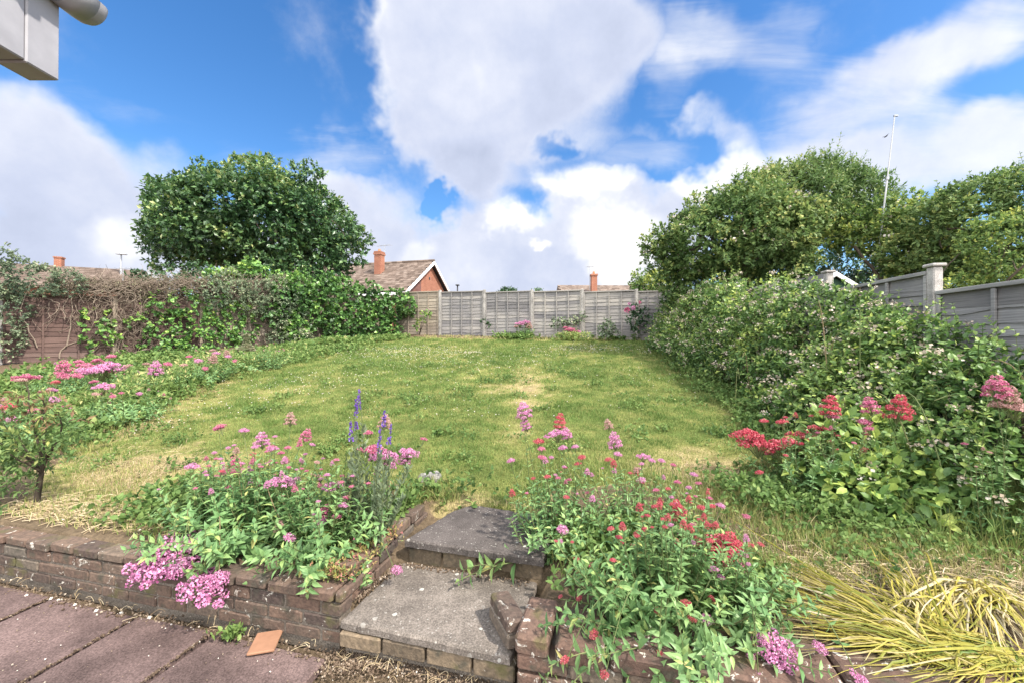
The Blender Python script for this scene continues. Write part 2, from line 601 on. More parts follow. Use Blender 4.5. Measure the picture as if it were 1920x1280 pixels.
ul = np.concatenate([np.geomspace(-300, -8.2, 22), np.linspace(-8, 5, 131), np.geomspace(5.2, 300, 22)])
vl = np.concatenate([[-60, -20, -4, -.5, .095, .105], np.linspace(.14, 4.5, 88), np.linspace(4.7, 19, 70), np.geomspace(20, 420, 16)])
uu, vv = np.meshgrid(ul, vl)
xx, yy = uv2w(uu, vv)
zz = gz(xx, yy)
nr, nc = uu.shape
ii = np.arange(nr - 1)[:, None] * nc + np.arange(nc - 1)[None]
Fg = np.stack([ii, ii + 1, ii + nc + 1, ii + nc], -1).reshape(-1, 4)
lawnmask = inpoly(xx, yy, LAWN).astype(float)
tt = np.clip(dryness(xx, yy), 0, 1) * lawnmask + (1 - lawnmask) * (1.2 + .6 * fbm(xx, yy, 1.5, 8))
mb = MB()
mb.add(np.stack([xx, yy, zz], -1).reshape(-1, 3), Fg, (tt / 2).ravel())
m, tn, out = newmat('earth_and_thatch')
g = geoco(tn)
cg = tn.ramp(tintn(tn), [(.0, (.10, .13, .035)), (.22, (.17, .18, .055)), (.45, (.32, .26, .13)), (.6, (.15, .11, .07)), (.9, (.10, .075, .05))])
n1 = tn.noise(g, 40, 5, .7)
n2 = tn.noise(g, 7, 4, .6)
cg = tn.mix(1.0, cg, tn.ramp(n1, [(.3, (.55,) * 3), (.7, (1.35,) * 3)]), 'MULTIPLY')
cg = tn.mix(1.0, cg, tn.ramp(n2, [(.3, (.75,) * 3), (.7, (1.2,) * 3)]), 'MULTIPLY')
pbsdf(tn, out, cg, .95, .1, bump=n1, bstr=.9, bdist=.02)
tag(mb.build('ground', m, smooth=True), kind='structure')

# patio of red slabs
mb = MB()
M_patio = concmat('red_paving', (.118, .083, .077), False, .5, 1.4, 1.6)
rows = [(-.82, -.06), (-1.46, -.83), (-2.1, -1.47), (-3.0, -2.11)]
cuts = [[-3.95, -3.33, -2.02, -1.30, -.758, -.035], [-4.3, -3.6, -2.6, -2.02, -1.30, -.62, .02], [-4.5, -3.4, -2.5, -1.6, -.9, .2], [-4.5, -3.4, -2.5, -1.6, -.9, .2]]
for (v0, v1), cu in zip(rows, cuts):
    for a, b in zip(cu[:-1], cu[1:]):
        b -= random.uniform(0, .02)
        cx, cy = uv2w((a + b) / 2, (v0 + v1) / 2)
        R = rotz(UANG + random.uniform(-.012, .012)) @ rotx(random.uniform(-.006, .006)) @ roty(random.uniform(-.006, .006))
        mb.box((cx, cy, -.025 + random.uniform(-.004, .004)), (b - a - .02, v1 - v0 - .02, .05), R, random.random(), 0, .008)
for (a, b, v0, v1) in [(.06, .52, -.55, -.17), (.56, 1.3, -.62, -.12), (1.32, 2.2, -.62, -.12), (2.22, 3.2, -.62, -.12), (.06, 1.2, -1.2, -.6)]:
    cx, cy = uv2w((a + b) / 2, (v0 + v1) / 2)
    mb.box((cx, cy, -.037), (b - a - .02, v1 - v0 - .02, .05), rotz(UANG + .01), .4, 0, .008)
tag(mb.build('patio_paving', M_patio), kind='structure')

# ------------------------------------------------------------------ brick retaining walls
M_brick = brickmat('old_wall_brick', [(0, (.075, .058, .052)), (.35, (.115, .086, .070)), (.6, (.145, .098, .076)), (.8, (.15, .13, .105)), (1, (.10, .086, .08))], .37)
M_brickr = brickmat('lichened_brick', [(0, (.10, .068, .056)), (.5, (.145, .095, .075)), (1, (.145, .12, .095))], .39)
M_tan = brickmat('tan_riser_brick', [(0, (.10, .08, .06)), (.5, (.15, .12, .085)), (1, (.19, .15, .105))], .34)
M_mortar = concmat('mortar', (.17, .145, .12), False)


def brickcourse(mb, u0, u1, v0, dep, z0, h, L=.225, off=0.0, jit=.004, ch=.007, tb=.0, gap=.011):
    u = u0 - off
    while u < u1 - .02:
        a, b = max(u, u0), min(u + L - gap, u1)
        if b - a > .02:
            cx, cy = uv2w((a + b) / 2, v0 + dep / 2 + random.uniform(-jit, jit))
            R = rotz(UANG + random.uniform(-.015, .015))
            mb.box((cx, cy, z0 + h / 2 + random.uniform(-jit, jit) * .5), (b - a, dep, h - gap), R, np.clip(random.gauss(.45 + tb, .25), 0, 1), 0, ch)
        u += L


def backing(mb, u0, u1, v0, v1, z0, z1, mi=1):
    cx, cy = uv2w((u0 + u1) / 2, (v0 + v1) / 2)
    mb.box((cx, cy, (z0 + z1) / 2), (u1 - u0, v1 - v0, z1 - z0), rotz(UANG), .5, mi)


bx, by = uv2w(-2, .1)
wl = thing('brick_retaining_wall', 'low dark brick retaining wall running from the patio edge to the concrete steps', 'garden wall', (bx, by, 0))
mb = MB()
backing(mb, -6.0, -.045, .012, .2, -.05, .21)
for i in range(3):
    brickcourse(mb, -6.0, -.03, 0 + random.uniform(0, .004), .1, .0 + i * .072, .072, off=.11 * (i % 2))
# cheek that returns beside the steps, stepping up the slope
for i in range(5):
    for (v0, v1) in [(.11, .32), (.33, .54), (.55, .76), (.77, .98)]:
        if i * .072 > .26 + .10 * v1:
            continue
        cx, cy = uv2w(-.085, (v0 + v1) / 2 + (.05 if i % 2 else 0))
        mb.box((cx, cy, .036 + i * .072), (.1, .2, .061), rotz(UANG + random.uniform(-.03, .03)), np.clip(random.gauss(.5, .25), 0, 1), 0, .007)
mb.build('courses', [M_brick, M_mortar], wl)
mb = MB()
brickcourse(mb, -6.0, -.02, -.004, .214, .212, .068, L=.212, jit=.010, ch=.01, tb=.1)
mb.build('coping', [M_brick], wl)

bx, by = uv2w(2, .05)
wr = thing('brick_retaining_wall', 'lichen spotted brick retaining wall under the red and pink valerian', 'garden wall', (bx, by, 0))
mb = MB()
backing(mb, .93, 5.0, .012 - .1, .12, -.05, .21)
for i in range(3):
    brickcourse(mb, .925, 5.0, -.11, .1, .0 + i * .075, .075, off=.11 * (i % 2), tb=.25)
mb.build('courses', [M_brickr, M_mortar], wr)
mb = MB()
for k, (a, b) in enumerate([(.92, 1.065), (1.085, 1.29)]):
    cx, cy = uv2w((a + b) / 2, .03 - .012 * k)
    mb.box((cx, cy, .262 - .012 * k), (b - a, .29 - .03 * k, .085), rotz(UANG - .03 + .06 * k), .55 - .2 * k, 0, .012)
u = 1.31
while u < 5:
    L = random.uniform(.3, .6)
    cx, cy = uv2w(u + L / 2, .02)
    mb.box((cx, cy, .26 + random.uniform(-.006, .006)), (L - .012, .27, .08), rotz(UANG + random.uniform(-.01, .01)), random.random(), 0, .012)
    u += L
mb.build('coping', [M_brickr], wr)

# loose corner of brickwork lying on the lower step
c = on_plane(952, 1166, .2)
lb = thing('loose_brick', 'fallen pair of mortared bricks tilted on the lower concrete step', 'brick', (c[0], c[1], .16))
mb = MB()
R = rotz(-1.18) @ rotx(-.08)
mb.box((0, .0, .035), (.25, .105, .06), R, .75, 0, .008)
mb.box((.0, .0, .102), (.24, .10, .06), R, .25, 0, .01)
mb.box((.0, .0, .069), (.225, .095, .022), R, .5, 1)
o = mb.build('brickwork', [M_brick, M_mortar], lb, local=True)

# ------------------------------------------------------------------ concrete steps
M_conc = concmat('step_concrete', (.145, .125, .108))
M_conc2 = concmat('step_concrete_dark', (.092, .080, .074))


def slab(name, label, outline, z, th, mat):
    """flat flagstone with a slightly ragged worn edge"""
    P = []
    n = len(outline)
    for i in range(n):
        a, b = A(outline[i], float), A(outline[(i + 1) % n], float)
        k = max(2, int(np.linalg.norm(b - a) / .03))
        for j in range(k):
            p = a + (b - a) * j / k
            P.append(p + rng.normal(size=2) * .0022)
    P = A(P)
    ctr = P.mean(0)
    mb = MB()
    k = len(P)
    rings = [(P, -th), (P, -.012), (P + (ctr - P) / np.linalg.norm(ctr - P, axis=1)[:, None] * .008, -.003), (ctr + (P - ctr) * .95, 0.0), (ctr + (P - ctr) * .5, .002), (ctr + (P - ctr) * .02, .002)]
    V = []
    for r, dz in rings:
        x, y = uv2w(r[:, 0], r[:, 1])
        V.append(np.stack([x, y, np.full(k, z + min(dz, 0))], -1))
    V = np.concatenate(V)
    i = np.arange(len(rings) - 1)[:, None] * k
    j = np.arange(k)[None]
    Fq = np.stack([i + j, i + (j + 1) % k, i + k + (j + 1) % k, i + k + j], -1).reshape(-1, 4)
    x, y = uv2w(*ctr)
    mb.add(V, [Fq, (np.arange(k) + (len(rings) - 1) * k)[None]], .5)
    return tag(mb.build(name, mat, smooth=False), label, 'step')


slab('concrete_step', 'lower pale concrete step slab with the fallen bricks on it', [(-.005, -.035), (.885, -.06), (.90, .54), (.02, .56)], .165, .042, M_conc)
slab('concrete_step', 'upper dark concrete step slab with white lichen spots next to the lawn', [(.06, .50), (.94, .48), (.95, 1.05), (.36, 1.12), (.26, 1.10), (.18, .98)], .33, .048, M_conc2)
# brick risers under the slabs
bx, by = uv2w(.45, 0)
rs = thing('step_riser', 'row of yellowish bricks carrying the lower concrete step', 'brick riser', (bx, by, 0))
mb = MB()
brickcourse(mb, -.0, .90, -.05, .1, .036, .084, L=.235, tb=.4)
backing(mb, -.0, .88, .0, .4, -.06, .11)
mb.build('courses', [M_tan, M_mortar], rs)
bx, by = uv2w(.45, .55)
rs = thing('step_riser', 'brick riser in the shade beneath the upper step slab', 'brick riser', (bx, by, .16))
mb = MB()
brickcourse(mb, .07, .93, .53, .1, .165, .1, L=.23, tb=.1)
backing(mb, .08, .92, .56, .95, .1, .265)
mb.build('courses', [M_tan, M_mortar], rs)
# small lichened stone in the grass
c = gpt(806, 905)
zc = float(gz(*c))
mb = MB()
mb.box((c[0], c[1], zc + .035), (.2, .13, .1), rotz(.3) @ rotx(.12) @ roty(-.1), .5, 0, .03)
tag(mb.build('lichened_stone', concmat('grey_stone', (.22, .21, .2))), 'grey lichened stone lying in grass beside the purple toadflax', 'stone')
c = on_plane(500, 1203, .004)
mb = MB()
mb.box((c[0], c[1], .012), (.125, .155, .014), rotz(.25), .5, 0, .004)
tag(mb.build('broken_tile', flatmat('terracotta', (.25, .135, .085), .85, .1, .25, 25)), 'broken piece of orange terracotta tile lying on the patio', 'tile')

# ------------------------------------------------------------------ fences
M_fgrey = woodmat('weathered_grey_boards', [(0, (.15, .145, .15)), (.5, (.235, .225, .225)), (1, (.34, .32, .30))], (3, 3, 110))
M_fwarm = woodmat('weathered_warm_boards', [(0, (.21, .175, .135)), (.5, (.30, .25, .20)), (1, (.37, .32, .26))], (3, 3, 110))
M_fblue = woodmat('neutral_grey_boards', [(0, (.17, .165, .165)), (.5, (.25, .245, .245)), (1, (.33, .325, .32))], (2, 2, 150))  # stepped fence boards in their own neutral grey
M_fbrown = woodmat('brown_boards', [(0, (.080, .052, .047)), (.5, (.125, .082, .072)), (1, (.165, .115, .10))], (2.5, 2.5, 140))
M_post = concmat('concrete_post', (.34, .32, .30), False)


def board(mb, c, L, h, tilt, R, tint, wob=.016, th=.011, n=14):
    xs = np.linspace(-L / 2, L / 2, n)
    lo = -h / 2 + np.convolve(rng.normal(size=n + 4), [.2, .4, .5, .4, .2], 'valid') * wob
    hi = np.full(n, h / 2)
    V = np.concatenate([np.stack([xs, np.full(n, -th / 2), hi], -1), np.stack([xs, np.full(n, -th / 2), lo], -1),
                        np.stack([xs, np.full(n, th / 2), lo], -1), np.stack([xs, np.full(n, th / 2), hi], -1)])
    V = V @ rotx(tilt).T @ R.T + A(c)
    i = np.arange(n - 1)
    F = np.concatenate([np.stack([a * n + i, b * n + i, b * n + i + 1, a * n + i + 1], -1) for a, b in ((0, 1), (1, 2), (2, 3), (3, 0))])
    mb.add(V, F, tint)


def panel(parent, p0, p1, z0, z1, mat, face, tb=0.0, nb=5, rail=True):
    """lap panel between two ground points; face=+1 shows its battens on the local -y side"""
    p0, p1 = A(p0), A(p1)
    L = np.linalg.norm(p1 - p0)
    a = math.atan2(*(p1 - p0)[::-1])
    if face < 0:
        a += math.pi
    R = rotz(a)
    cx, cy = (p0 + p1) / 2
    mb = MB()
    z = z0 + .08
    k = 0
    while z < z1 + .03:
        h = .175
        if z + h / 2 > z1 + .01:
            z = z1 - h / 2
        board(mb, (cx, cy, z), L, h, -.115 + random.uniform(-.02, .02), R @ roty(random.uniform(-.005, .005)), np.clip(random.gauss(.5 + tb, .30), 0, 1))
        z += .128 + random.uniform(-.006, .006)
        k += 1
        if z - .0875 > z1 - .06:
            break
    po = mb.build('panel', mat, parent)
    for i in range(nb):
        x = -L / 2 + .022 + (L - .044) * i / (nb - 1)
        mb = MB()
        mb.box(A((cx, cy, (z0 + z1) / 2)) + R @ A([x, -.03, 0]), (.038, .022, z1 - z0 - .02), R, np.clip(.62 + tb + random.gauss(0, .1), 0, 1), 0, .003)
        mb.build('batten', mat, po)
    if rail:
        mb = MB()
        mb.box(A((cx, cy, z1 + .018)) + R @ A([0, -.012, 0]), (L, .075, .042), R, .75 + tb, 0, .004)
        mb.build('rail', mat, po)
    return po


def post(parent, x, y, z0, z1, a, cap=False, w=.1, name='post', mat=None):
    mb = MB()
    mb.box((x, y, (z0 + z1) / 2), (w, w, z1 - z0), rotz(a), .5, 0, .012)
    if cap:
        mb.box((x, y, z1 + .02), (w + .045, w + .045, .035), rotz(a), .6, 0, .01)
    return mb.build(name, mat or M_post, parent)


B0, BE = A([-3.0, 16.9]), A([.9635, -.268])
BA = math.atan2(BE[1], BE[0])
bf = thing('garden_fence', 'long grey lap panel fence with concrete posts closing the top of the lawn', 'fence', (*(B0 + BE * 4), 1.8))
ss = [-2.0, 0, 1.96, 3.92, 5.88, 7.84, 9.25]
for i in range(6):
    a, b = B0 + BE * (ss[i] + .055), B0 + BE * (ss[i + 1] - .055)
    zg = min(float(gz(*a)), float(gz(*b)))
    panel(bf, a, b, zg + .03, zg + 1.80, [M_fwarm, M_fgrey, M_fgrey, M_fgrey, M_fgrey, M_fgrey][i], 1, [.15, .05, .0, .38, .22, .08][i])
for i, s in enumerate(ss[:-1]):
    p = B0 + BE * s
    post(bf, p[0], p[1], float(gz(*p)) - .2, float(gz(*p)) + 1.87, BA)

R0 = A([4.22, 0.0])
rp = lambda y: A([4.22 + .106 * y, y])
rf = thing('garden_fence', 'bluish grey stepped fence with capped concrete posts rising behind the brambles', 'fence', (*rp(7), .7))
ry = [.9, 2.67, 4.50, 6.25, 7.75, 9.35, 11.15, 12.9, 14.4]
rt = [1.87, 2.09, 2.33, 2.50, 2.70, 2.9, 3.1, 3.3]
RA = math.atan2(1, .106)
for i in range(8):
    a, b = rp(ry[i] + .055), rp(ry[i + 1] - .055)
    panel(rf, a, b, rt[i] - 1.75, rt[i], M_fblue, -1, .1, 4)
for y, zt in zip(ry[1:-1], [2.15, 2.40, 2.64, 2.75, 2.93, 3.13, 3.33]):
    p = rp(y)
    post(rf, p[0], p[1], .2, zt, RA, True)

L0, LE = A([-12.1, 9.5]), A([.663, .748])
LA = math.atan2(LE[1], LE[0])
lp = lambda s: L0 + LE * s
lf = thing('garden_fence', 'old brown panel fence overgrown with ivy and dead vines', 'fence', (*lp(5), 1.4))
ls = [-1.9, .05, 2.0, 3.9, 5.8, 7.7, 9.6, 10.5]
lt = [2.6, 2.74, 3.0, 3.3, 3.4, 3.45, 3.5]
for i in range(7):
    a, b = lp(ls[i] + .05), lp(ls[i + 1] - .05)
    zg = min(float(gz(*a)), float(gz(*b)))
    panel(lf, a, b, zg + .02, lt[i], M_fbrown if i < 3 else M_fwarm, 1, [0, 0, -.05, 0, -.3, -.3, -.3][i], 4)
for s, zt in zip(ls[:-1], [2.7, 2.8, 2.85, 3.1, 3.3, 3.4, 3.5]):
    p = lp(s)
    post(lf, p[0], p[1], .8, zt, LA, mat=M_post if s < 1 else M_fwarm)
# square trellis along the top of the first two panels
mb = MB()
RL = rotz(LA)
for s in np.arange(.9, 4.0, .24):
    p = lp(s)
    mb.box((p[0], p[1], 2.95), (.035, .02, .38), RL, random.uniform(.55, 1), 0, .003)
for z in (2.80, 2.95, 3.10):
    p = lp(2.4)
    mb.box((p[0] - .015, p[1] + .012, z), (3.1, .018, .03), RL, random.uniform(.5, .9), 0, .003)
mb.build('trellis', M_fwarm, lf)

# ------------------------------------------------------------------ neighbours' houses
M_tile = tintmat('concrete_roof_tile', [(0, (.095, .070, .055)), (.5, (.15, .112, .090)), (1, (.22, .172, .142))], .85, .15, 3, .3)


def brickwallmat(name, a, b, mort):
    m, t, out = newmat(name)
    s = t.n('ShaderNodeSeparateXYZ', {0: objco(t)})
    v = t.n('ShaderNodeCombineXYZ', {0: t.math('ADD', s.outputs[0], s.outputs[1]), 1: s.outputs[2]}).outputs[0]
    br = t.n('ShaderNodeTexBrick', {'Vector': v, 'Color1': c4(a), 'Color2': c4(b), 'Mortar': c4(mort), 'Scale': 1.0, 'Mortar Size': .008, 'Brick Width': .225, 'Row Height': .075})
    c = t.mix(1.0, br.outputs[0], t.ramp(t.noise(objco(t), 1.5, 4), [(.3, (.82,) * 3), (.7, (1.12,) * 3)]), 'MULTIPLY')
    pbsdf(t, out, c, .9, .1)
    return m


M_hb = brickwallmat('orange_house_brick', (.27, .105, .065), (.22, .082, .052), (.36, .22, .16))
M_hbd = brickwallmat('shade_tinted_house_brick', (.17, .075, .06), (.13, .06, .055), (.17, .12, .10))  # house brick darkened to carry the shade on the gable
M_white = flatmat('white_paint', (.78, .78, .77), .45, .3, .05, 8)
M_grey = flatmat('grey_metal', (.35, .36, .38), .45, .4, .1, 20, .3)
M_lead = flatmat('lead_flashing', (.36, .37, .40), .6, .3, .15, 10)
M_dark = flatmat('dark_felt', (.06, .06, .065), .8, .2)
M_clay = flatmat('clay_pot', (.42, .19, .10), .8, .15)


def tiles(mb, x0, x1, y0, y1, z0, z1, axis):
    """tiled slope: runs along local y from y0 to y1, climbs in x from (x0,z0) to (x1,z1)"""
    sl_ = math.hypot(x1 - x0, z1 - z0)
    nrow = int(sl_ / .32)
    ncol = int((y1 - y0) / .30)
    a = math.atan2(z1 - z0, abs(x1 - x0))
    sg = 1 if x1 > x0 else -1
    Rt = roty(-sg * (a - .05))
    for i in range(nrow):
        f = (i + .5) / nrow
        for j in range(ncol):
            y = y0 + (j + .5 + .5 * (i % 2)) * .30
            if y > y1 - .1:
                continue
            mb.box((x0 + (x1 - x0) * f, y, z0 + (z1 - z0) * f + .04), (.36, .285, .032), Rt @ rotx(random.uniform(-.03, .03)), np.clip(random.gauss(.5, .3), 0, 1))


def rafter(mb, x0, z0, x1, z1, y0, y1, th, dz, mi=0, tint=.5):
    V = [(x0, y0, z0), (x1, y0, z1), (x1, y0, z1 + dz), (x0, y0, z0 + dz), (x0, y1, z0), (x1, y1, z1), (x1, y1, z1 + dz), (x0, y1, z0 + dz)]
    mb.add(V, A([[0, 1, 2, 3], [7, 6, 5, 4], [0, 4, 5, 1], [3, 2, 6, 7], [0, 3, 7, 4], [1, 5, 6, 2]]), tint, mi)


rz = math.atan2(.970, .2425)
hs = thing('brick_bungalow', 'orange brick bungalow with white bargeboards seen over the ivy end of the fence', 'house', (-6.93, 27.0, 2.2), rz=rz)
W, LEN, EZ, AZ = 8.2, 14.0, 2.9, 5.62
mb = MB()
V = [(.25, .35, -.6), (W - .25, .35, -.6), (W - .25, .35, EZ), (W / 2, .35, AZ - .12), (.25, .35, EZ), (.25, LEN, -.6), (W - .25, LEN, -.6), (W - .25, LEN, EZ), (W / 2, LEN, AZ - .12), (.25, LEN, EZ)]
mb.add(V, [A([[0, 1, 2, 3, 4], [9, 8, 7, 6, 5]]), A([[0, 4, 9, 5], [1, 6, 7, 2]])])
mb.build('wall', M_hb, hs, local=True)
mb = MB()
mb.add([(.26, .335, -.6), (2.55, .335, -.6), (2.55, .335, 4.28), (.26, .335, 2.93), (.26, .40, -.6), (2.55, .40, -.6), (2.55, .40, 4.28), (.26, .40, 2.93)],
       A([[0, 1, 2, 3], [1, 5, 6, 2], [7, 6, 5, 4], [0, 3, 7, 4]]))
mb.build('gable_shade_panel', M_hbd, hs, local=True)  # thin panel: shade on the gable's near part, put into the brick colour
mb = MB()
rafter(mb, -.15, EZ - .08, W / 2, AZ + .0, .05, LEN, 0, .06, 1)
rafter(mb, W + .15, EZ - .08, W / 2, AZ + .0, .05, LEN, 0, .06, 1)
tiles(mb, -.2, W / 2, .0, LEN, EZ - .05, AZ + .03, 0)
tiles(mb, W + .2, W / 2, .0, LEN, EZ - .05, AZ + .03, 0)
for j in range(int(LEN / .45)):
    mb.tube([(W / 2, j * .45, AZ + .07), (W / 2, j * .45 + .44, AZ + .075)], .13, 8, random.random())
hr = mb.build('roof', [M_tile, M_dark], hs, local=True)
for sg in (0, 1):
    mb = MB()
    x0 = -.22 if sg == 0 else W + .22
    rafter(mb, x0, EZ - .25, W / 2, AZ - .18, -.03, .05, 0, .22)
    mb.build('bargeboard', M_white, hs, local=True)
mb = MB()
mb.box((-.2, LEN / 2, EZ - .2), (.05, LEN, .2), None)
mb.build('fascia', M_white, hs, local=True)
mb = MB()
mb.box((3.95, .33, 4.35), (.16, .06, .16), None, .5, 0, .01)
mb.build('vent', M_dark, hs, local=True)
ch = MB()
cx, cy = 2.55, 3.75
ch.box((cx, cy, 5.15), (.58, .52, 2.1))
ch.box((cx, cy, 6.06), (.68, .62, .14))
ch.box((cx, cy, 6.2), (.62, .56, .1))
co_ = ch.build('chimney', M_hb, hr, local=True)
mb = MB()
mb.tube([(cx, cy, 6.2), (cx, cy, 6.45)], [.12, .09], 10)
mb.build('chimney_pot', M_clay, co_, local=True)
mb = MB()
rafter(mb, cx - .75, EZ + .86, cx - .30, EZ + 1.16, cy - .42, cy + .42, 0, .14)
mb.build('flashing', M_lead, co_, local=True)


def aerial(label, p, h, boom, a, n=6, cat='aerial'):
    r = thing('roof_aerial', label, cat, p)
    mb = MB()
    mb.tube([(0, 0, 0), (0, 0, h)], .022, 6)
    mb.build('mast', M_grey, r, local=True)
    mb = MB()
    d_ = A([math.cos(a), math.sin(a), .06])
    e_ = A([-math.sin(a), math.cos(a), 0])
    c_ = A([0, 0, h - .05])
    mb.tube([c_ - d_ * boom * .4, c_ + d_ * boom * .6], .016, 5)
    for k in range(n):
        q_ = c_ + d_ * boom * (-.38 + .96 * k / (n - 1))
        ln = .28 - .02 * k
        mb.tube([q_ - e_ * ln, q_ + e_ * ln], .012, 5)
    mb.build('elements', M_grey, r, local=True)
    return r


q = A([-10.15, 32.3, 0])
aerial('thin television aerial beside the chimney of the gabled bungalow', (q[0], q[1], 7.3), 2.15, 1.5, 2.6)

h2 = thing('brick_bungalow', 'low tiled roof bungalow with a single chimney beyond the grey fence', 'house', (4.02, 31.7, 2.3), rz=.02)
mb = MB()
mb.box((5.5, 3.5, .8), (10.6, 6.4, 3.2))
mb.build('wall', M_hb, h2, local=True)
mb = MB()
for i in range(13):
    f = (i + .5) / 13
    for j in range(36):
        mb.box((.15 + j * .305 + .15 * (i % 2), -.3 + 3.8 * f, 2.35 + 1.95 * f + .04), (.29, .36, .035), rotx(math.atan2(1.95, 3.8) - .05) @ roty(random.uniform(-.03, .03)), np.clip(random.gauss(.75, .22), 0, 1))
V = [(0, -.35, 2.3), (11, -.35, 2.3), (11, 3.5, 4.27), (0, 3.5, 4.27), (0, 7.3, 2.3), (11, 7.3, 2.3)]
mb.add(V, [A([[0, 1, 2, 3], [3, 2, 5, 4]]), A([[0, 3, 4], [1, 5, 2]])], .5, 0)
h2r = mb.build('roof', M_tile, h2, local=True)
mb = MB()
mb.box((2.75, 1.6, 4.2), (.46, .5, 1.5))
mb.box((2.75, 1.6, 4.9), (.56, .6, .14))
o = mb.build('chimney', M_hb, h2r, local=True)
mb = MB()
mb.tube([(2.75, 1.6, 4.95), (2.75, 1.6, 5.2)], [.11, .09], 9)
mb.build('chimney_pot', M_clay, o, local=True)
aerial('slim aerial mast next to the chimney of the low tiled bungalow', (6.45, 33.6, 6.0), 2.0, .6, .3, 4)

gr = thing('flat_roofed_garage', 'flat roofed garage with white fascia just showing over the fence', 'garage', (-3.6, 24, 2.1))
mb = MB()
mb.box((.75, 1.6, 1.1), (1.7, 3.0, 2.4))
mb.build('wall', M_hb, gr, local=True)
mb = MB()
mb.box((.75, 1.5, 2.42), (1.95, 3.3, .18), None, .5, 0, .01)
mb.build('fascia', M_white, gr, local=True)
mb = MB()
mb.box((.75, 1.5, 2.53), (1.85, 3.2, .05))
mb.build('roof', M_dark, gr, local=True)
mb = MB()
mb.tube([(.33, .3, 2.5), (.33, .3, 2.95)], .04, 8)
mb.box((.33, .3, 2.97), (.22, .22, .06), None, .5, 0, .01)
mb.build('flue', M_dark, gr, local=True)

# far roof over the brown fence
fr = thing('tiled_house', 'distant house with a long brown roof showing over the dead vines', 'house', (-31.0, 26.5, 2.35), rz=.40)
mb = MB()
mb.box((0, 4, .9), (7.6, 7.4, 4.4))
mb.build('wall', M_hb, fr, local=True)
mb = MB()
for i in range(11):
    f = (i + .5) / 11
    for j in range(28):
        mb.box((-4.1 + j * .3 + .15 * (i % 2), -.2 + 3.6 * f, 3.0 + 1.85 * f), (.285, .4, .035), rotx(math.atan2(1.85, 3.6) - .05), np.clip(random.gauss(.45, .2), 0, 1))
mb.add([(-4.2, -.25, 2.92), (4.2, -.25, 2.92), (4.2, 3.45, 4.86), (-4.2, 3.45, 4.86), (-4.2, 7.4, 2.9), (4.2, 7.4, 2.9)], [A([[0, 1, 2, 3], [3, 2, 5, 4]]), A([[0, 3, 4], [1, 5, 2]])], .4)
frr = mb.build('roof', M_tile, fr, local=True)
mb = MB()
mb.box((-.6, 3.4, 5.0), (.40, .40, 1.0))
mb.box((-.6, 3.4, 5.45), (.48, .48, .1))
mb.build('chimney', M_hb, frr, local=True)
p = at(226, 478, 30)
lamp = thing('street_lamp', 'tall grey street lamp far beyond the vine covered fence', 'street lamp', (p[0], p[1], 2))
mb = MB()
mb.tube([(0, 0, 0), (0, 0, p[2] - 2)], [.09, .055], 8)
mb.build('column', M_grey, lamp, local=True)
mb = MB()
mb.box((.12, -.1, p[2] - 2 + .04), (.75, .24, .1), roty(.06), .5, 0, .03)
mb.build('lamp_head', M_grey, lamp, local=True)
p = at(230, 502, 27)
aerial('short faint aerial beside the distant street lamp', (p[0], p[1], 4.5), p[2] - 4.5, .9, .2, 4)
p = at(292, 511, 22)
ds = thing('satellite_dish', 'small grey satellite dish on a pole showing above the dead vines', 'satellite dish', (p[0], p[1], 2.2))
mb = MB()
mb.tube([(0, 0, 0), (0, 0, p[2] - 2.25)], .03, 6)
mb.build('pole', M_grey, ds, local=True)
mb = MB()
n_, r_ = 16, 5
V = [(0, 0, 0)]
for i in range(1, r_ + 1):
    for j in range(n_):
        th = j * 2 * math.pi / n_
        rr = .40 * i / r_
        V.append((rr * math.cos(th), -.5 * rr * rr * 1.2, rr * .9 * math.sin(th)))
V = A(V) + A([0, 0, p[2] - 2.2])
F3 = A([[0, 1 + (j + 1) % n_, 1 + j] for j in range(n_)])
F4 = A([[1 + (i - 1) * n_ + j, 1 + (i - 1) * n_ + (j + 1) % n_, 1 + i * n_ + (j + 1) % n_, 1 + i * n_ + j] for i in range(1, r_) for j in range(n_)])
mb.add(V, [F3, F4])
mb.add(V + A([0, .012, 0]), [F3[:, ::-1], F4[:, ::-1]])
mb.tube([(0, 0, p[2] - 2.5), (0, -.4, p[2] - 2.2)], .012, 5)
mb.build('dish', M_grey, ds, local=True)

# neighbour's green shed behind the capped posts
sh = thing('garden_shed', 'green garden shed with white bargeboards peeping over the stepped fence', 'shed', (6.72, 8.5, .95))
M_green = flatmat('green_boards', (.035, .075, .05), .6, .2, .2, 12)
mb = MB()
mb.add([(-.95, 0, -.2), (.95, 0, -.2), (.95, 0, 1.45), (0, 0, 2.02), (-.95, 0, 1.45), (-.95, 2, -.2), (.95, 2, -.2), (.95, 2, 1.45), (0, 2, 2.02), (-.95, 2, 1.45)],
       [A([[0, 1, 2, 3, 4], [9, 8, 7, 6, 5]]), A([[0, 4, 9, 5], [1, 6, 7, 2]])])
mb.build('wall', M_green, sh, local=True)
mb = MB()
rafter(mb, -1.1, 1.42, 0, 2.08, -.08, 2.1, 0, .035)
rafter(mb, 1.1, 1.42, 0, 2.08, -.08, 2.1, 0, .035)
mb.build('roof', M_dark, sh, local=True)
for sg in (-1, 1):
    mb = MB()
    rafter(mb, sg * 1.12, 1.34, 0, 2.01, -.12, -.085, 0, .09)
    mb.build('bargeboard', M_white, sh, local=True)

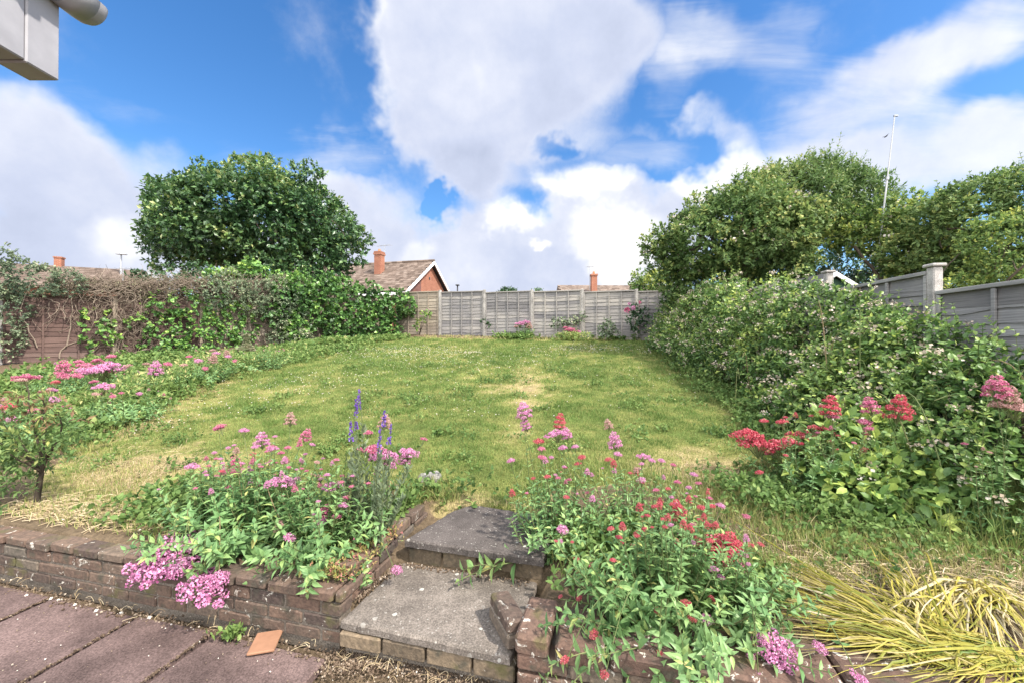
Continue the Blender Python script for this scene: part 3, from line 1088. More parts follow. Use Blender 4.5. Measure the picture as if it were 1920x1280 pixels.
# tall leaning mast
pt, pb = at(1680, 216, 10.0), at(1638, 560, 10.0)
ms = thing('aerial_mast', 'tall thin white mast leaning above the trees', 'mast', tuple(pb))
M_mast = flatmat('pale_pole', (.42, .42, .43), .5, .3, .08, 3)
mid = pb + (pt - pb) * .66
mb = MB()
mb.tube([pb, mid], [.022, .018], 8)
mb.tube([mid - (pt - pb) * .01, pt], [.014, .011], 8)
mb.build('pole', M_mast, ms)
mb = MB()
mb.tube([mid - (pt - pb) * .012, mid + (pt - pb) * .006], .034, 8)
mb.build('collar', M_grey, ms)
mb = MB()
mb.box(pt + A([.03, 0, 0]), (.11, .04, .035), None, .5, 0, .008)
mb.build('tip', M_grey, ms)
p = at(1663.5, 255, 16)
bd = MB()
M_bird = flatmat('dark_feathers', (.03, .03, .035), .7, .2)
V = A([(-.16, 0, -.10), (-.05, .03, -.045), (0, .035, 0), (.05, .03, .05), (.13, 0, .10), (-.05, -.03, -.045), (0, -.035, 0), (.05, -.03, .05), (0, 0, .04), (0, 0, -.04)])
bd.tube([(-.15, 0, -.11), (-.06, 0, -.05), (0, 0, 0), (.06, 0, .055), (.11, 0, .09), (.14, 0, .10)], [.008, .03, .045, .04, .028, .006], 8)
bd.add([(-.04, 0, -.03), (.05, 0, .05), (-.02, -.34, .10), (-.08, -.2, .04), (-.04, .0, -.02), (-.02, .34, .10), (-.08, .2, .04)], [A([[0, 1, 2, 3]]), A([[0, 6, 5, 1]])])
o = bd.build('bird', M_bird)
o.scale = (.55, .55, .55)
o.location = tuple(p)
tag(o, 'small dark bird flying past the tall leaning mast', 'bird')

# ------------------------------------------------------------------ eave corner of the house the camera stands beside
ev = thing('house_eave', 'white plastic eave corner with fascia box and round gutter end', 'eave', (-1.5, 1.0, 2.5))
M_upvc = flatmat('white_plastic', (.29, .285, .305), .4, .4, .35, 9)
mb = MB()
mb.box((-1.505, .3, 2.575), (.09, 1.82, .35), None, .5, 0, .004)
mb.build('fascia', M_upvc, ev)
mb = MB()
mb.box((-1.505, 1.255, 2.573), (.096, .09, .356), None, .5, 0, .004)
mb.build('corner_cap', M_upvc, ev)
mb = MB()
mb.box((-1.75, .25, 2.425), (.40, 1.78, .012), None, .5, 0, .002)
for k in range(4):
    mb.box((-1.60 - k * .09, .25, 2.416), (.075, 1.76, .012), None, .5, 0, .003)
mb.build('soffit', flatmat('stained_soffit', (.36, .30, .28), .6, .3, .2, 12), ev)


def gutter(mb, y0, y1, r, cx=-1.432, cz=2.690, th=.004):
    n = 18
    a = np.linspace(math.pi, 2 * math.pi, n)
    V = []
    for y in (y0, y1):
        for rr in (r, r - th):
            V += [(cx + rr * math.cos(k), y, cz + rr * math.sin(k) * 1.05) for k in a]
    V = A(V)
    F = []
    for i in range(n - 1):
        o0, o1, i0, i1 = i, 2 * n + i, n + i, 3 * n + i
        F += [[o0, o0 + 1, o1 + 1, o1], [i0, i1, i1 + 1, i0 + 1], [o1, o1 + 1, i1 + 1, i1], [o0, i0, i0 + 1, o0 + 1]]
    mb.add(V, A(F))


mb = MB()
gutter(mb, -.6, 1.33, .052)
gt = mb.build('gutter', M_upvc, ev, smooth=True)
mb = MB()
gutter(mb, 1.27, 1.345, .059)
n = 18
a = np.linspace(math.pi, 2 * math.pi, n)
ring = [(.059, 1.345), (.057, 1.365), (.05, 1.38), (.03, 1.388)]
V = A([(-1.432 + r * math.cos(k), y, 2.690 + r * 1.05 * math.sin(k)) for r, y in ring for k in a] + [(-1.432, 1.39, 2.69)])
F = [[j * n + i, (j + 1) * n + i, (j + 1) * n + i + 1, j * n + i + 1] for j in range(3) for i in range(n - 1)]
mb.add(V, [A(F), A([[3 * n + i, 4 * n, 3 * n + i + 1] for i in range(n - 1)])])
mb.build('end_cap', M_upvc, gt, smooth=True)
for y in (.55, 1.16):
    mb = MB()
    gutter(mb, y, y + .03, .064, th=.008)
    mb.build('bracket', M_upvc, gt)

# ------------------------------------------------------------------ foliage generators
M_bark = tintmat('bark', [(0, (.05, .04, .03)), (.5, (.10, .08, .06)), (1, (.17, .14, .11))], .9, .1, 25, .4, .6, .01)
M_twig = tintmat('dead_twig', [(0, (.10, .075, .058)), (.5, (.21, .165, .13)), (1, (.33, .27, .215))], .9, .1, 40, .3)
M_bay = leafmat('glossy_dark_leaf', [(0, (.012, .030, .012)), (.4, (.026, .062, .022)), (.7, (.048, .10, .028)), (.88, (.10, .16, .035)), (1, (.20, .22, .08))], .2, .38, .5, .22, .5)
M_elder = leafmat('elder_leaf', [(0, (.022, .045, .014)), (.4, (.052, .095, .026)), (.75, (.095, .145, .038)), (1, (.21, .22, .06))], .3, .55, .3, .25, .45)
M_hedge = leafmat('mixed_shrub_leaf', [(0, (.022, .045, .014)), (.4, (.055, .105, .024)), (.75, (.115, .165, .035)), (1, (.26, .27, .05))], .3, .5, .3, .3, .6)
M_ivy = leafmat('ivy_leaf', [(0, (.020, .050, .015)), (.4, (.050, .115, .025)), (.72, (.10, .20, .035)), (1, (.24, .33, .06))], .22, .38, .45, .22, .8)
M_coton = leafmat('grey_green_leaf', [(0, (.035, .055, .035)), (.5, (.085, .115, .065)), (.8, (.14, .17, .09)), (1, (.25, .23, .16))], .2, .6, .3, .25, .8)
M_bram = leafmat('bramble_leaf', [(0, (.020, .045, .012)), (.4, (.050, .100, .024)), (.75, (.100, .165, .035)), (1, (.26, .31, .06))], .25, .45, .4, .28, .7)
M_val = leafmat('valerian_leaf', [(0, (.035, .080, .028)), (.45, (.075, .150, .050)), (.75, (.135, .225, .075)), (.93, (.22, .28, .075)), (1, (.36, .30, .10))], .28, .45, .35, .18, 1.5)
M_herb = leafmat('herb_leaf', [(0, (.030, .060, .015)), (.4, (.065, .115, .026)), (.75, (.125, .18, .045)), (1, (.33, .29, .12))], .3, .55, .25, .25, 1.2)
M_stem = tintmat('green_stem', [(0, (.07, .11, .035)), (.6, (.13, .15, .06)), (1, (.22, .15, .09))], .7, .2, 20, .2)
M_flow = {
    'p': tintmat('pink_florets', [(0, (.40, .11, .26)), (.5, (.60, .23, .43)), (1, (.74, .46, .61))], .6, .2, 90, .2, trans=.25),
    'r': tintmat('crimson_florets', [(0, (.30, .03, .05)), (.5, (.52, .065, .10)), (1, (.68, .25, .27))], .6, .2, 90, .2, trans=.25),
    'd': tintmat('rose_florets', [(0, (.34, .05, .12)), (.5, (.56, .14, .26)), (1, (.72, .36, .46))], .6, .2, 90, .2, trans=.25),
    'f': tintmat('fading_florets', [(0, (.30, .17, .14)), (.5, (.48, .28, .25)), (1, (.68, .46, .44))], .7, .1, 90, .2, trans=.2),
}
M_cream = tintmat('cream_blossom', [(0, (.30, .23, .16)), (.5, (.50, .42, .33)), (1, (.74, .69, .63))], .7, .1, 60, .2, trans=.2)


def shoots(mb, P, D, k, ln, leaf, tm, t0, tsd, spread=.9, young=.0, flat=.5, mi=0):
    """k leaves round each shoot tip"""
    n = len(P)
    P2 = np.repeat(P, k, 0)
    D2 = np.repeat(D, k, 0)
    f = rng.random(n * k)
    pos = P2 + D2 * (f * ln)[:, None]
    dirs = unit(D2 * (.35 + .5 * f[:, None]) + rdir(n * k) * spread + A([0, 0, -.12]))
    nor = unit(A([0, 0, 1.0]) * flat + D2 * .45 + rdir(n * k) * .45)
    tn_ = np.clip(np.repeat(t0, k) + rng.normal(size=n * k) * tsd + young * (f - .5), 0, 1)
    scatter(mb, tm, pos, dirs, nor, leaf * rng.uniform(.5, 1.3, n * k), tn_, mi)


def leafy_stem(mb, a, b, bend, npair, leaf, t0, tm=LANCE, t_from=.05, mi=0, smi=1, r=.0032, tend=.92):
    """one stem from a to b with pairs of opposite leaves"""
    a, b = A(a, float), A(b, float)
    f = np.linspace(0, 1, 8)[:, None]
    Q = a + (b - a) * f + A(bend) * np.sin(f * math.pi)
    mb.tube(Q, np.linspace(r, r * .6, 8), 4, np.clip(rng.normal(.4, .2), 0, 1), smi, cap=False)
    fr_ = np.linspace(t_from, tend, npair)
    P = np.stack([np.interp(fr_, f[:, 0], Q[:, k]) for k in range(3)], -1)
    T = unit(np.gradient(P, axis=0) + 1e-6)
    ref = rdir(1)[0]
    s1 = unit(np.cross(T, ref))
    s2 = np.cross(T, s1)
    az = np.arange(npair) * 1.571 + rng.random() * 6
    sd = s1 * np.cos(az)[:, None] + s2 * np.sin(az)[:, None]
    size = leaf * (1.05 - .55 * fr_) * rng.uniform(.75, 1.2, npair)
    for sg in (1, -1):
        D = unit(sd * sg + T * .55 + A([0, 0, .12]) + rng.normal(size=P.shape) * .18)
        N = unit(T * .9 + A([0, 0, .7]) - sd * sg * .3)
        tt_ = np.clip(t0 + .12 * fr_ + rng.normal(size=npair) * .13, 0, 1)
        old = rng.random(npair) < .02
        tt_ = np.where(old & (fr_ < .4), .98, tt_)
        scatter(mb, tm, P, D, N, size, tt_, mi)
    return Q


OUTD = [None]


def crown(mb, clumps, dens, k, ln, leaf, tm=DIAMOND, t0=.4, tsd=.14, up=.35, inner=.25, zmin=-.75, sunny=.10, young=.25, cull=.78, mi=0, spread=.9):
    C = A([c[:3] for c in clumps], float)
    Rr = A([c[3:6] for c in clumps], float)
    allP, allD, allT = [], [], []
    for i in range(len(C)):
        r = Rr[i]
        n = int(dens * 4 * math.pi * ((r[0] * r[1] + r[1] * r[2] + r[0] * r[2]) / 3))
        d_ = rdir(n)
        d_ = d_[d_[:, 2] > zmin]
        rad = np.where(rng.random(len(d_)) < inner, rng.uniform(.45, .85, len(d_)), rng.uniform(.84, 1.06, len(d_)))
        P = C[i] + d_ * r * rad[:, None]
        keep = np.ones(len(P), bool)
        near = np.where(np.linalg.norm(C - C[i], axis=1) < Rr.max(1) + r.max())[0]
        for j in near:
            if j != i:
                keep &= (((P - C[j]) / Rr[j]) ** 2).sum(1) > cull ** 2
        P, d_ = P[keep], d_[keep]
        allP.append(P)
        allD.append(unit(d_ * .8 + A([0, 0, up]) + rng.normal(size=P.shape) * .35))
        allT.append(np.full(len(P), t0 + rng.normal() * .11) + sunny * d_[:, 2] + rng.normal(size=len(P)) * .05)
    P, D, T = np.concatenate(allP), np.concatenate(allD), np.concatenate(allT)
    shoots(mb, P, D, k, ln, leaf, tm, T, tsd, spread, young, mi=mi)
    OUTD[0] = D
    return P


def ellclumps(c, r, n, cr, jit=.15, zmin=-.55, core=True, flatten=.85):
    """lumps spread over the surface of an ellipsoid, plus bigger ones filling its heart"""
    out = []
    g = math.pi * (3 - math.sqrt(5))
    i = 0
    for k in range(n):
        z = 1 - 2 * (k + .5) / n
        if z < zmin:
            continue
        rr = math.sqrt(1 - z * z)
        d_ = A([rr * math.cos(g * k), rr * math.sin(g * k), z]) + rng.normal(size=3) * jit
        s = rng.uniform(*cr)
        p = A(c) + d_ * A(r) * rng.uniform(.74, .92)
        out.append((*p, s, s, s * flatten))
    if core:
        for k in range(max(4, n // 8)):
            d_ = rdir(1)[0] * rng.uniform(.2, .6)
            p = A(c) + d_ * A(r)
            s = cr[1] * 1.25
            out.append((*p, s, s, s * .9))
    return out


def limb(mb, a, b, r0, r1, n=7, wob=.12, tint=.5, sides=6):
    a, b = A(a, float), A(b, float)
    f = np.linspace(0, 1, n)[:, None]
    L = np.linalg.norm(b - a)
    P = a + (b - a) * f + np.cumsum(rng.normal(size=(n, 3)), 0) * wob * L / n * np.sin(f * math.pi) + A([0, 0, 1]) * L * .06 * np.sin(f * math.pi)
    mb.tube(P, np.linspace(r0, r1, n), sides, tint)
    return P


def tree(name, label, base, top, clumps, r0, leafs, mat, cat='tree', nb=14, group=None, blossom=None, forks=3, spray=None):
    o = thing(name, label, cat, base, group)
    mb = MB()
    b = A(base, float)
    tp = A(top, float)
    limb(mb, b - A([0, 0, .2]), b + (tp - b) * .45, r0, r0 * .75, 8, .08, .45, 9)
    f0 = b + (tp - b) * .43
    heads = []
    for k in range(forks):
        a = k * 2 * math.pi / forks + rng.random()
        e = b + (tp - b) * rng.uniform(.75, .95) + A([math.cos(a), math.sin(a), 0]) * np.linalg.norm(tp - b) * .22
        Pm = limb(mb, f0, e, r0 * .62, r0 * .3, 8, .12, .5, 7)
        heads.append(Pm[3])
        heads.append(Pm[6])
    sel = rng.choice(len(clumps), min(nb, len(clumps)), replace=False)
    for i in sel:
        c = A(clumps[i][:3])
        h = min(heads, key=lambda q_: np.linalg.norm(q_ - c))
        limb(mb, h, c, r0 * .25, r0 * .06, 7, .2, .6, 5)
    mb.build('trunk', M_bark, o)
    mb = MB()
    P = crown(mb, clumps, **leafs)
    D0 = OUTD[0]
    if spray:
        ix = rng.choice(len(P), min(len(P), spray[0]), replace=False)
        for i in ix:
            d_ = unit(D0[i] + A([0, 0, .35]) + rng.normal(size=3) * .3)
            L_ = spray[1] * rng.uniform(.5, 1.3)
            leafy_stem(mb, P[i] - d_ * .1, P[i] + d_ * L_, A([0, 0, -.05]), spray[2], leafs['leaf'] * 1.25, np.clip(leafs['t0'] + .12 + rng.normal() * .1, 0, 1), leafs.get('tm', DIAMOND), .25, 0, 1, .006)
    OUTD[0] = D0
    mb.build('crown', [mat, M_stem], o)
    if blossom:
        mb = MB()
        idx = rng.choice(len(P), blossom[0], replace=False)
        flats(mb, P[idx] + OUTD[0][idx] * .14 + A([0, 0, .05]), blossom[1])
        tag(mb.build('blossom', M_cream, o), kind='stuff')
    return o


def flats(mb, P, size, k=9, t0=.75):
    """flat-topped heads of tiny cream flowers"""
    n = len(P)
    s = size * rng.uniform(.6, 1.3, n)
    Q = np.repeat(P, k, 0) + rng.normal(size=(n * k, 3)) * np.repeat(s, k)[:, None] * A([.45, .45, .3])
    scatter(mb, PETAL, Q, rdir(n * k) * A([1, 1, .3]), A([0, -.3, .8]) + rng.normal(size=(n * k, 3)) * .8, np.repeat(s, k) * .34, np.clip(t0 + rng.normal(size=n * k) * .18, 0, 1))


# ---- the big round bay tree over the brown fence
C0 = at(476, 412, 17.5)
C0[2] -= .45
cl = ellclumps(C0, (3.4, 3.2, 1.85), 130, (.5, .95), .09, -.62)
for (px, py, s) in [(620, 470, .8), (645, 440, .7), (655, 478, .6), (622, 500, .6), (610, 515, .8), (580, 520, .8), (560, 500, .9), (600, 490, .9), (668, 450, .45), (330, 495, .7), (400, 505, .8), (480, 510, .8), (300, 430, .5), (295, 470, .45), (315, 400, .5)]:
    p = at(px, py, 16.6 if px > 500 else 17.0)
    cl.append((*p, s, s, s * .85))
for (px, py) in [(377, 322), (402, 330), (450, 318), (478, 316), (508, 315), (555, 330), (580, 328), (592, 342), (308, 365), (284, 398), (284, 452), (298, 480)]:
    p = at(px, py, 17.2)
    cl.append((*p, .3, .3, .42))
base = (C0[0] + .3, 17.6, 2.0)
tree('bay_tree', 'large rounded dark evergreen tree rising behind the ivy covered fence', base, (C0[0], 17.5, 8), cl, .24,
     dict(dens=24, k=8, ln=.28, leaf=.165, tm=DIAMOND, t0=.47, tsd=.15, inner=.22, zmin=-.9, sunny=.12, young=.3), M_bay, nb=26, spray=(260, .38, 6))

# ---- elder and thicket beyond the stepped fence
C1 = at(1375, 462, 11.2)
cl = ellclumps(C1, (1.6, 1.6, 1.1), 60, (.34, .6), .14, -.75)
for (px, py, s) in [(1232, 480, .35), (1225, 455, .25), (1255, 460, .4), (1280, 430, .4), (1262, 520, .4), (1300, 540, .4), (1340, 530, .5), (1400, 520, .5), (1240, 440, .2), (1270, 560, .35), (1300, 565, .4), (1330, 560, .4), (1370, 545, .45), (1410, 540, .5), (1440, 525, .5), (1460, 500, .5), (1440, 460, .5), (1350, 500, .5), (1310, 385, .3), (1350, 372, .3), (1400, 352, .35), (1430, 345, .35), (1450, 385, .45), (1470, 420, .45), (1420, 395, .4), (1280, 412, .22)]:
    p = at(px, py, 11.2)
    cl.append((*p, s, s, s * .85))
tree('elder_tree', 'flowering elder leaning over the corner of the grey fence', (6.9, 11.6, 1.3), (6.2, 11.3, 5.2), cl, .13,
     dict(dens=62, k=7, ln=.16, leaf=.11, tm=DIAMOND, t0=.52, tsd=.16, inner=.2, zmin=-.9), M_elder, nb=20, blossom=(120, .13), spray=(420, .44, 7))
C2 = at(1500, 392, 12.3)
cl = ellclumps(C2, (1.5, 1.5, .95), 60, (.34, .6), .15, -.6)
for (px, py, s) in [(1440, 340, .28), (1470, 328, .3), (1510, 318, .3), (1550, 326, .3), (1590, 338, .25), (1608, 318, .14), (1620, 340, .3), (1440, 440, .5), (1600, 400, .5), (1640, 390, .5), (1440, 480, .5), (1620, 430, .45), (1660, 420, .5), (1420, 350, .3)]:
    p = at(px, py, 12.0)
    cl.append((*p, s, s, s * .85))
tree('ash_tree', 'tall airy tree with windblown top between the elder and the leaning mast', (9.2, 12.6, 1.4), (8.8, 12.3, 6.6), cl, .15,
     dict(dens=58, k=8, ln=.2, leaf=.13, tm=NARROW, t0=.50, tsd=.14, inner=.2, zmin=-.9), M_elder, nb=22, spray=(420, .55, 9))
cl = []
for (px, py, s, Y) in [(1665, 425, .45, 10.4), (1700, 420, .5, 9.6), (1640, 455, .4, 11.2), (1705, 470, .5, 9.4), (1730, 430, .5, 9.4), (1740, 480, .5, 9.2), (1610, 450, .45, 10.5), (1570, 440, .4, 10.8), (1660, 400, .4, 10.4), (1700, 390, .35, 10),
                       (1720, 520, .45, 9), (1705, 520, .35, 9.2), (1760, 400, .45, 9.4), (1590, 420, .4, 10.8)]:
    p = at(px, py, Y)
    cl.append((*p, s, s, s * .85))
tree('elder_bush', 'pale green elder bush hiding the foot of the leaning mast', (9.4, 9.8, 1.1), (9.2, 9.7, 4.6), cl, .09,
     dict(dens=68, k=7, ln=.15, leaf=.10, tm=DIAMOND, t0=.55, tsd=.17, inner=.2, zmin=-.9), M_hedge, cat='bush', nb=14, blossom=(50, .12), spray=(120, .35, 6))
C4 = at(1850, 440, 8.6)
cl = ellclumps(C4, (1.45, 1.4, .85), 64, (.3, .52), .14, -.8)
for (px, py, s) in [(1800, 375, .28), (1850, 358, .28), (1890, 342, .26), (1915, 332, .22), (1765, 392, .26), (1780, 520, .45), (1840, 540, .45), (1900, 520, .5), (1760, 470, .4), (1800, 480, .5), (1960, 450, .7), (1960, 380, .6), (1740, 395, .22)]:
    p = at(px, py, 8.4)
    cl.append((*p, s, s, s * .85))
tree('hawthorn_tree', 'broad bushy tree with dark hollows behind the nearest fence panel', (10.2, 8.8, .9), (10.1, 8.7, 4.6), cl, .13,
     dict(dens=80, k=7, ln=.14, leaf=.085, tm=DIAMOND, t0=.42, tsd=.15, inner=.2, zmin=-.9), M_elder, nb=18, spray=(220, .34, 6))
cl = []
for (px, py, s, Y) in [(1860, 440, .3, 6.9), (1900, 430, .3, 6.8), (1830, 460, .22, 7), (1880, 480, .33, 6.8), (1920, 470, .35, 6.8), (1850, 510, .28, 6.9), (1900, 540, .33, 6.8), (1790, 545, .25, 7.0), (1760, 555, .22, 7.0), (1830, 550, .28, 7), (1700, 545, .22, 7.6), (1870, 580, .3, 6.8)]:
    p = at(px, py, Y)
    cl.append((*p, s, s, s * .85))
tree('privet_bush', 'yellow green bush just over the nearest fence panel', (8.0, 7.0, .8), (8.0, 6.9, 3.3), cl, .05,
     dict(dens=130, k=7, ln=.11, leaf=.06, tm=DIAMOND, t0=.55, tsd=.16, inner=.2, zmin=-.9), M_hedge, cat='bush', nb=10)
cl = []
for (px, py, s, Y) in [(1540, 490, .5, 14.5), (1580, 500, .55, 14.5), (1620, 500, .55, 14), (1660, 505, .5, 13), (1500, 500, .5, 14.5), (1700, 500, .5, 12), (1460, 510, .5, 14.5), (1640, 540, .5, 12), (1560, 530, .5, 13.5), (1600, 540, .5, 13), (1480, 545, .5, 12), (1520, 545, .5, 12), (1440, 545, .5, 12.5), (1400, 540, .5, 13), (1680, 545, .45, 11), (1580, 460, .5, 15), (1500, 460, .5, 15), (1460, 480, .5, 14)]:
    p = at(px, py, Y)
    cl.append((*p, s, s, s * .9))
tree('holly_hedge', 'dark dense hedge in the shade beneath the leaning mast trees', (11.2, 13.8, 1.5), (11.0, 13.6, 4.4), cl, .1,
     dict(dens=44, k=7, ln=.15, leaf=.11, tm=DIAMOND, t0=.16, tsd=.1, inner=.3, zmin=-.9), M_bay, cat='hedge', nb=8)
p = at(1210, 530, 20)
cl = ellclumps(p + A([.25, 0, -.3]), (.85, .8, .7), 26, (.22, .36), .15, -.8)
tree('garden_tree', 'small light green tree between the low tiled roof and the elder', (p[0], 20, 2), tuple(p), cl, .06,
     dict(dens=50, k=6, ln=.16, leaf=.12, tm=DIAMOND, t0=.62, tsd=.14, inner=.2, zmin=-.9), M_hedge, nb=8)
p = at(950, 552, 23)
tree('round_bush', 'dark rounded bush top peeping over the middle of the grey fence', (p[0], 23, 2.2), tuple(p), ellclumps(p, (.6, .5, .26), 18, (.14, .24), .15, -.9), .05,
     dict(dens=60, k=6, ln=.12, leaf=.11, t0=.2, tsd=.1), M_bay, cat='bush', nb=5)
p = at(1008, 551, 24)
tree('wispy_shrub', 'wispy shrub tips just above the fence behind its middle post', (p[0], 24, 2.2), tuple(p), ellclumps(p, (.4, .4, .14), 10, (.1, .18), .2, -.9), .04,
     dict(dens=60, k=5, ln=.16, leaf=.1, t0=.35, tsd=.1), M_bay, cat='bush', nb=5)
p = at(264, 520, 22)
tree('spiky_shrub', 'distant dark shrub between the street lamp and the satellite dish', (p[0], 22, 2.4), tuple(p), ellclumps(p, (.5, .4, .2), 12, (.12, .2), .2, -.9), .04,
     dict(dens=50, k=5, ln=.18, leaf=.13, t0=.2, tsd=.1), M_bay, cat='bush', nb=5)

# ------------------------------------------------------------------ climbers on the brown fence
FN = A([LE[1], -LE[0]])          # towards the lawn


def fpt(s, out, z):
    p = lp(s) + FN * out
    return A([p[0], p[1], z])


def fpx(px, py, out=0.0):
    """point on the brown fence's plane, `out` metres in front of it, under a bearing"""
    q_ = (px - 960) / FPX
    o_ = L0 + FN * out
    s = (q_ * o_[1] - o_[0]) / (LE[0] - q_ * LE[1])
    p = o_ + LE * s
    return A([p[0], p[1], CAMZ + (HZ - py) / FPX * p[1]])


def ivy(name, label, spots, leaf, dens, mat, t0, cat='ivy', k=6, tm=IVYL, out=.12, thick=.16, stems=0, tsd=.16, up=-.1):
    o = thing(name, label, cat, (*fpx(spots[len(spots) // 2][0], 640)[:2], 1.5))
    cl = []
    for sp_ in spots:
        px, py, s = sp_[:3]
        ou = sp_[3] if len(sp_) > 3 else out
        p = fpx(px, py, ou)
        m_ = max(1, int(s / .22))
        for _ in range(m_ * 2):
            d_ = rng.normal(size=2) * s * .45
            q_ = p + A([LE[0] * d_[0], LE[1] * d_[0], d_[1]]) + A([FN[0], FN[1], 0]) * rng.uniform(-.05, thick)
            r_ = rng.uniform(.16, .34)
            cl.append((*q_, r_, r_, r_))
    mb = MB()
    crown(mb, cl, dens, k, .12, leaf, tm, t0, tsd, up=up, inner=.1, zmin=-1, sunny=.12, young=.2)
    mb.build('leaves', mat, o)
    if stems:
        mb = MB()
        for _ in range(stems):
            px, py, s = spots[rng.integers(len(spots))][:3]
            a = fpx(px, 652 - 6 * rng.random(), .02 + .1 * rng.random())
            b = fpx(px + rng.normal() * 14, py, .05 + .1 * rng.random())
            limb(mb, a, b, .014, .006, 9, .25, rng.random(), 5)
        mb.build('stems', M_twig, o)
    return o


ivy('ivy', 'thick dark ivy bank spilling over the corner where the two fences meet',
    [(575, 560, .6), (610, 560, .6), (650, 560, .55), (690, 565, .5), (720, 575, .4), (600, 600, .6), (640, 605, .55), (680, 605, .5), (710, 605, .4), (560, 590, .55), (575, 625, .5), (620, 632, .45), (690, 632, .4), (715, 628, .35),
     (560, 540, .6, .0), (590, 535, .6, -.1), (630, 540, .5, -.1), (660, 548, .4, -.1), (700, 553, .4, .1), (735, 590, .35), (735, 560, .4, .3), (752, 565, .35, .5), (768, 568, .28, .8), (762, 578, .25, .7), (738, 625, .3), (545, 620, .4), (530, 560, .5)],
    .105, 46, M_ivy, .36, stems=26, out=.25, thick=.3)
ivy('ivy', 'bright yellow green ivy patch on the brown fence behind the mullein spike',
    [(285, 600, .3), (300, 640, .4), (345, 590, .4), (395, 595, .4), (430, 625, .4), (460, 650, .35), (360, 640, .4), (300, 570, .25), (330, 575, .3), (360, 580, .3), (320, 600, .3), (350, 605, .35), (385, 600, .3), (410, 610, .35), (440, 605, .3), (300, 620, .3), (335, 632, .35), (370, 630, .35), (405, 638, .35), (440, 640, .3), (290, 650, .3), (330, 655, .35), (380, 655, .35), (420, 655, .3), (450, 588, .2), (465, 620, .22), (400, 582, .25)],
    .078, 52, M_ivy, .52, stems=20, out=.08, thick=.1, tsd=.2)
ivy('ivy', 'sunlit fresh ivy crest on top of the fence under the dark evergreen tree',
    [(430, 515, .4, -.2), (455, 512, .45, -.2), (480, 515, .4, -.2), (505, 520, .4, -.2), (530, 525, .4, -.2), (410, 522, .25, -.1), (550, 522, .4, -.2)], .1, 40, M_ivy, .58, stems=0, out=-.2)
ivy('ivy', 'slender ivy strand climbing the brown panel next to the trellis', [(178, 605, .12), (180, 622, .14), (182, 640, .16), (190, 650, .2), (205, 655, .2), (177, 616, .1)], .09, 26, M_ivy, .60, out=.05, thick=.03, stems=0)
ivy('cotoneaster', 'grey green cotoneaster mound over the fence end by the concrete post', [(0, 505, .35), (30, 508, .32), (62, 512, .28), (95, 520, .22), (-5, 535, .3), (30, 528, .22), (70, 528, .18), (125, 528, .18), (-20, 560, .3), (4, 580, .14), (6, 610, .12), (6, 635, .12), (-30, 520, .4)],
    .06, 105, M_coton, .40, 'shrub', k=8, tm=DIAMOND, stems=8, out=.1, thick=.3, up=.2)
ivy('cotoneaster', 'grey leaved cotoneaster hanging over the fence between dead vines and dark ivy', [(430, 545, .4), (460, 545, .4), (490, 550, .4), (520, 555, .4), (545, 560, .4), (470, 570, .35), (500, 575, .35), (530, 585, .3), (410, 540, .35), (555, 590, .3), (440, 560, .25), (520, 600, .2), (545, 625, .3), (520, 640, .3), (560, 645, .3)],
    .06, 100, M_coton, .52, 'shrub', k=8, tm=DIAMOND, stems=16, out=.25, thick=.35, up=.1)

ivy('overgrown_hedge', 'dark overgrown hedge pressed against the back of the vine covered fence',
    [(x_, y_, .7, -.75) for x_ in range(320, 620, 26) for y_ in (535, 558, 590)], .11, 30, M_bay, .35, 'hedge', k=7, tm=DIAMOND, out=-.7, thick=.1)

# dead vines: a matted brown tangle
dv = thing('dead_vine', 'tangled brown dead vines matted over the trellis and brown panels', 'dead vine', (*fpx(300, 640)[:2], 1.3))
mb = MB()


def vine(a, n, step, dirv, wob, r, zdrop=0.0):
    P = [A(a)]
    d_ = A(dirv, float)
    for _ in range(n):
        d_ = unit(d_ + rng.normal(size=3) * wob * A([1, 1, 1.0]) + A([0, 0, -zdrop]))
        q_ = P[-1] + d_ * step
        off = (q_[:2] - L0) @ FN
        q_[:2] += FN * (np.clip(off, .02, .30) - off)
        P.append(q_)
    mb.tube(A(P), np.linspace(r, r * .45, len(P)), 4, np.clip(rng.normal(.5, .25), 0, 1), cap=False)


E3 = A([LE[0], LE[1], 0])
N3 = A([FN[0], FN[1], 0])
for _ in range(1500):        # matted crest along the fence top
    px = rng.uniform(150, 480) if rng.random() < .8 else rng.uniform(470, 570)
    top = np.interp(px, [90, 200, 300, 420, 570], [527, 530, 529, 526, 532])
    py = top + abs(rng.normal()) * 13 - 1
    vine(fpx(px, py, rng.uniform(-.05, .3)), rng.integers(5, 11), .07, E3 * rng.choice([-1, 1]) + A([0, 0, .1]) + rng.normal(size=3) * .35, .38, rng.uniform(.004, .009), .03)
for _ in range(120):        # hanging and rising strands over the panels
    px = rng.uniform(60, 190) if rng.random() < .3 else rng.uniform(170, 300)
    vine(fpx(px, rng.uniform(540, 600), .05), rng.integers(6, 14), .08, A([0, 0, -.7]) + E3 * rng.normal() * .8, .42, rng.uniform(.004, .010), .08)
for _ in range(420):        # dense mat right of the trellis
    px = rng.uniform(180, 300) if rng.random() < .75 else rng.uniform(470, 560)
    vine(fpx(px, rng.uniform(570, 655), rng.uniform(.02, .1)), rng.integers(5, 12), .06, rng.normal(size=3) + E3 * .4, .55, rng.uniform(.003, .007), .04)
for px in (112, 170, 230, 262, 505, 545):       # thick old stems
    vine(fpx(px, 672, .06), 22, .075, A([0, 0, 1.0]), .28, .019, -.10)
mb.build('stems', M_twig, dv)
mb = MB()
Pm = A([fpx(rng.uniform(90, 480), 0, rng.uniform(-.1, .3)) for _ in range(1500)])
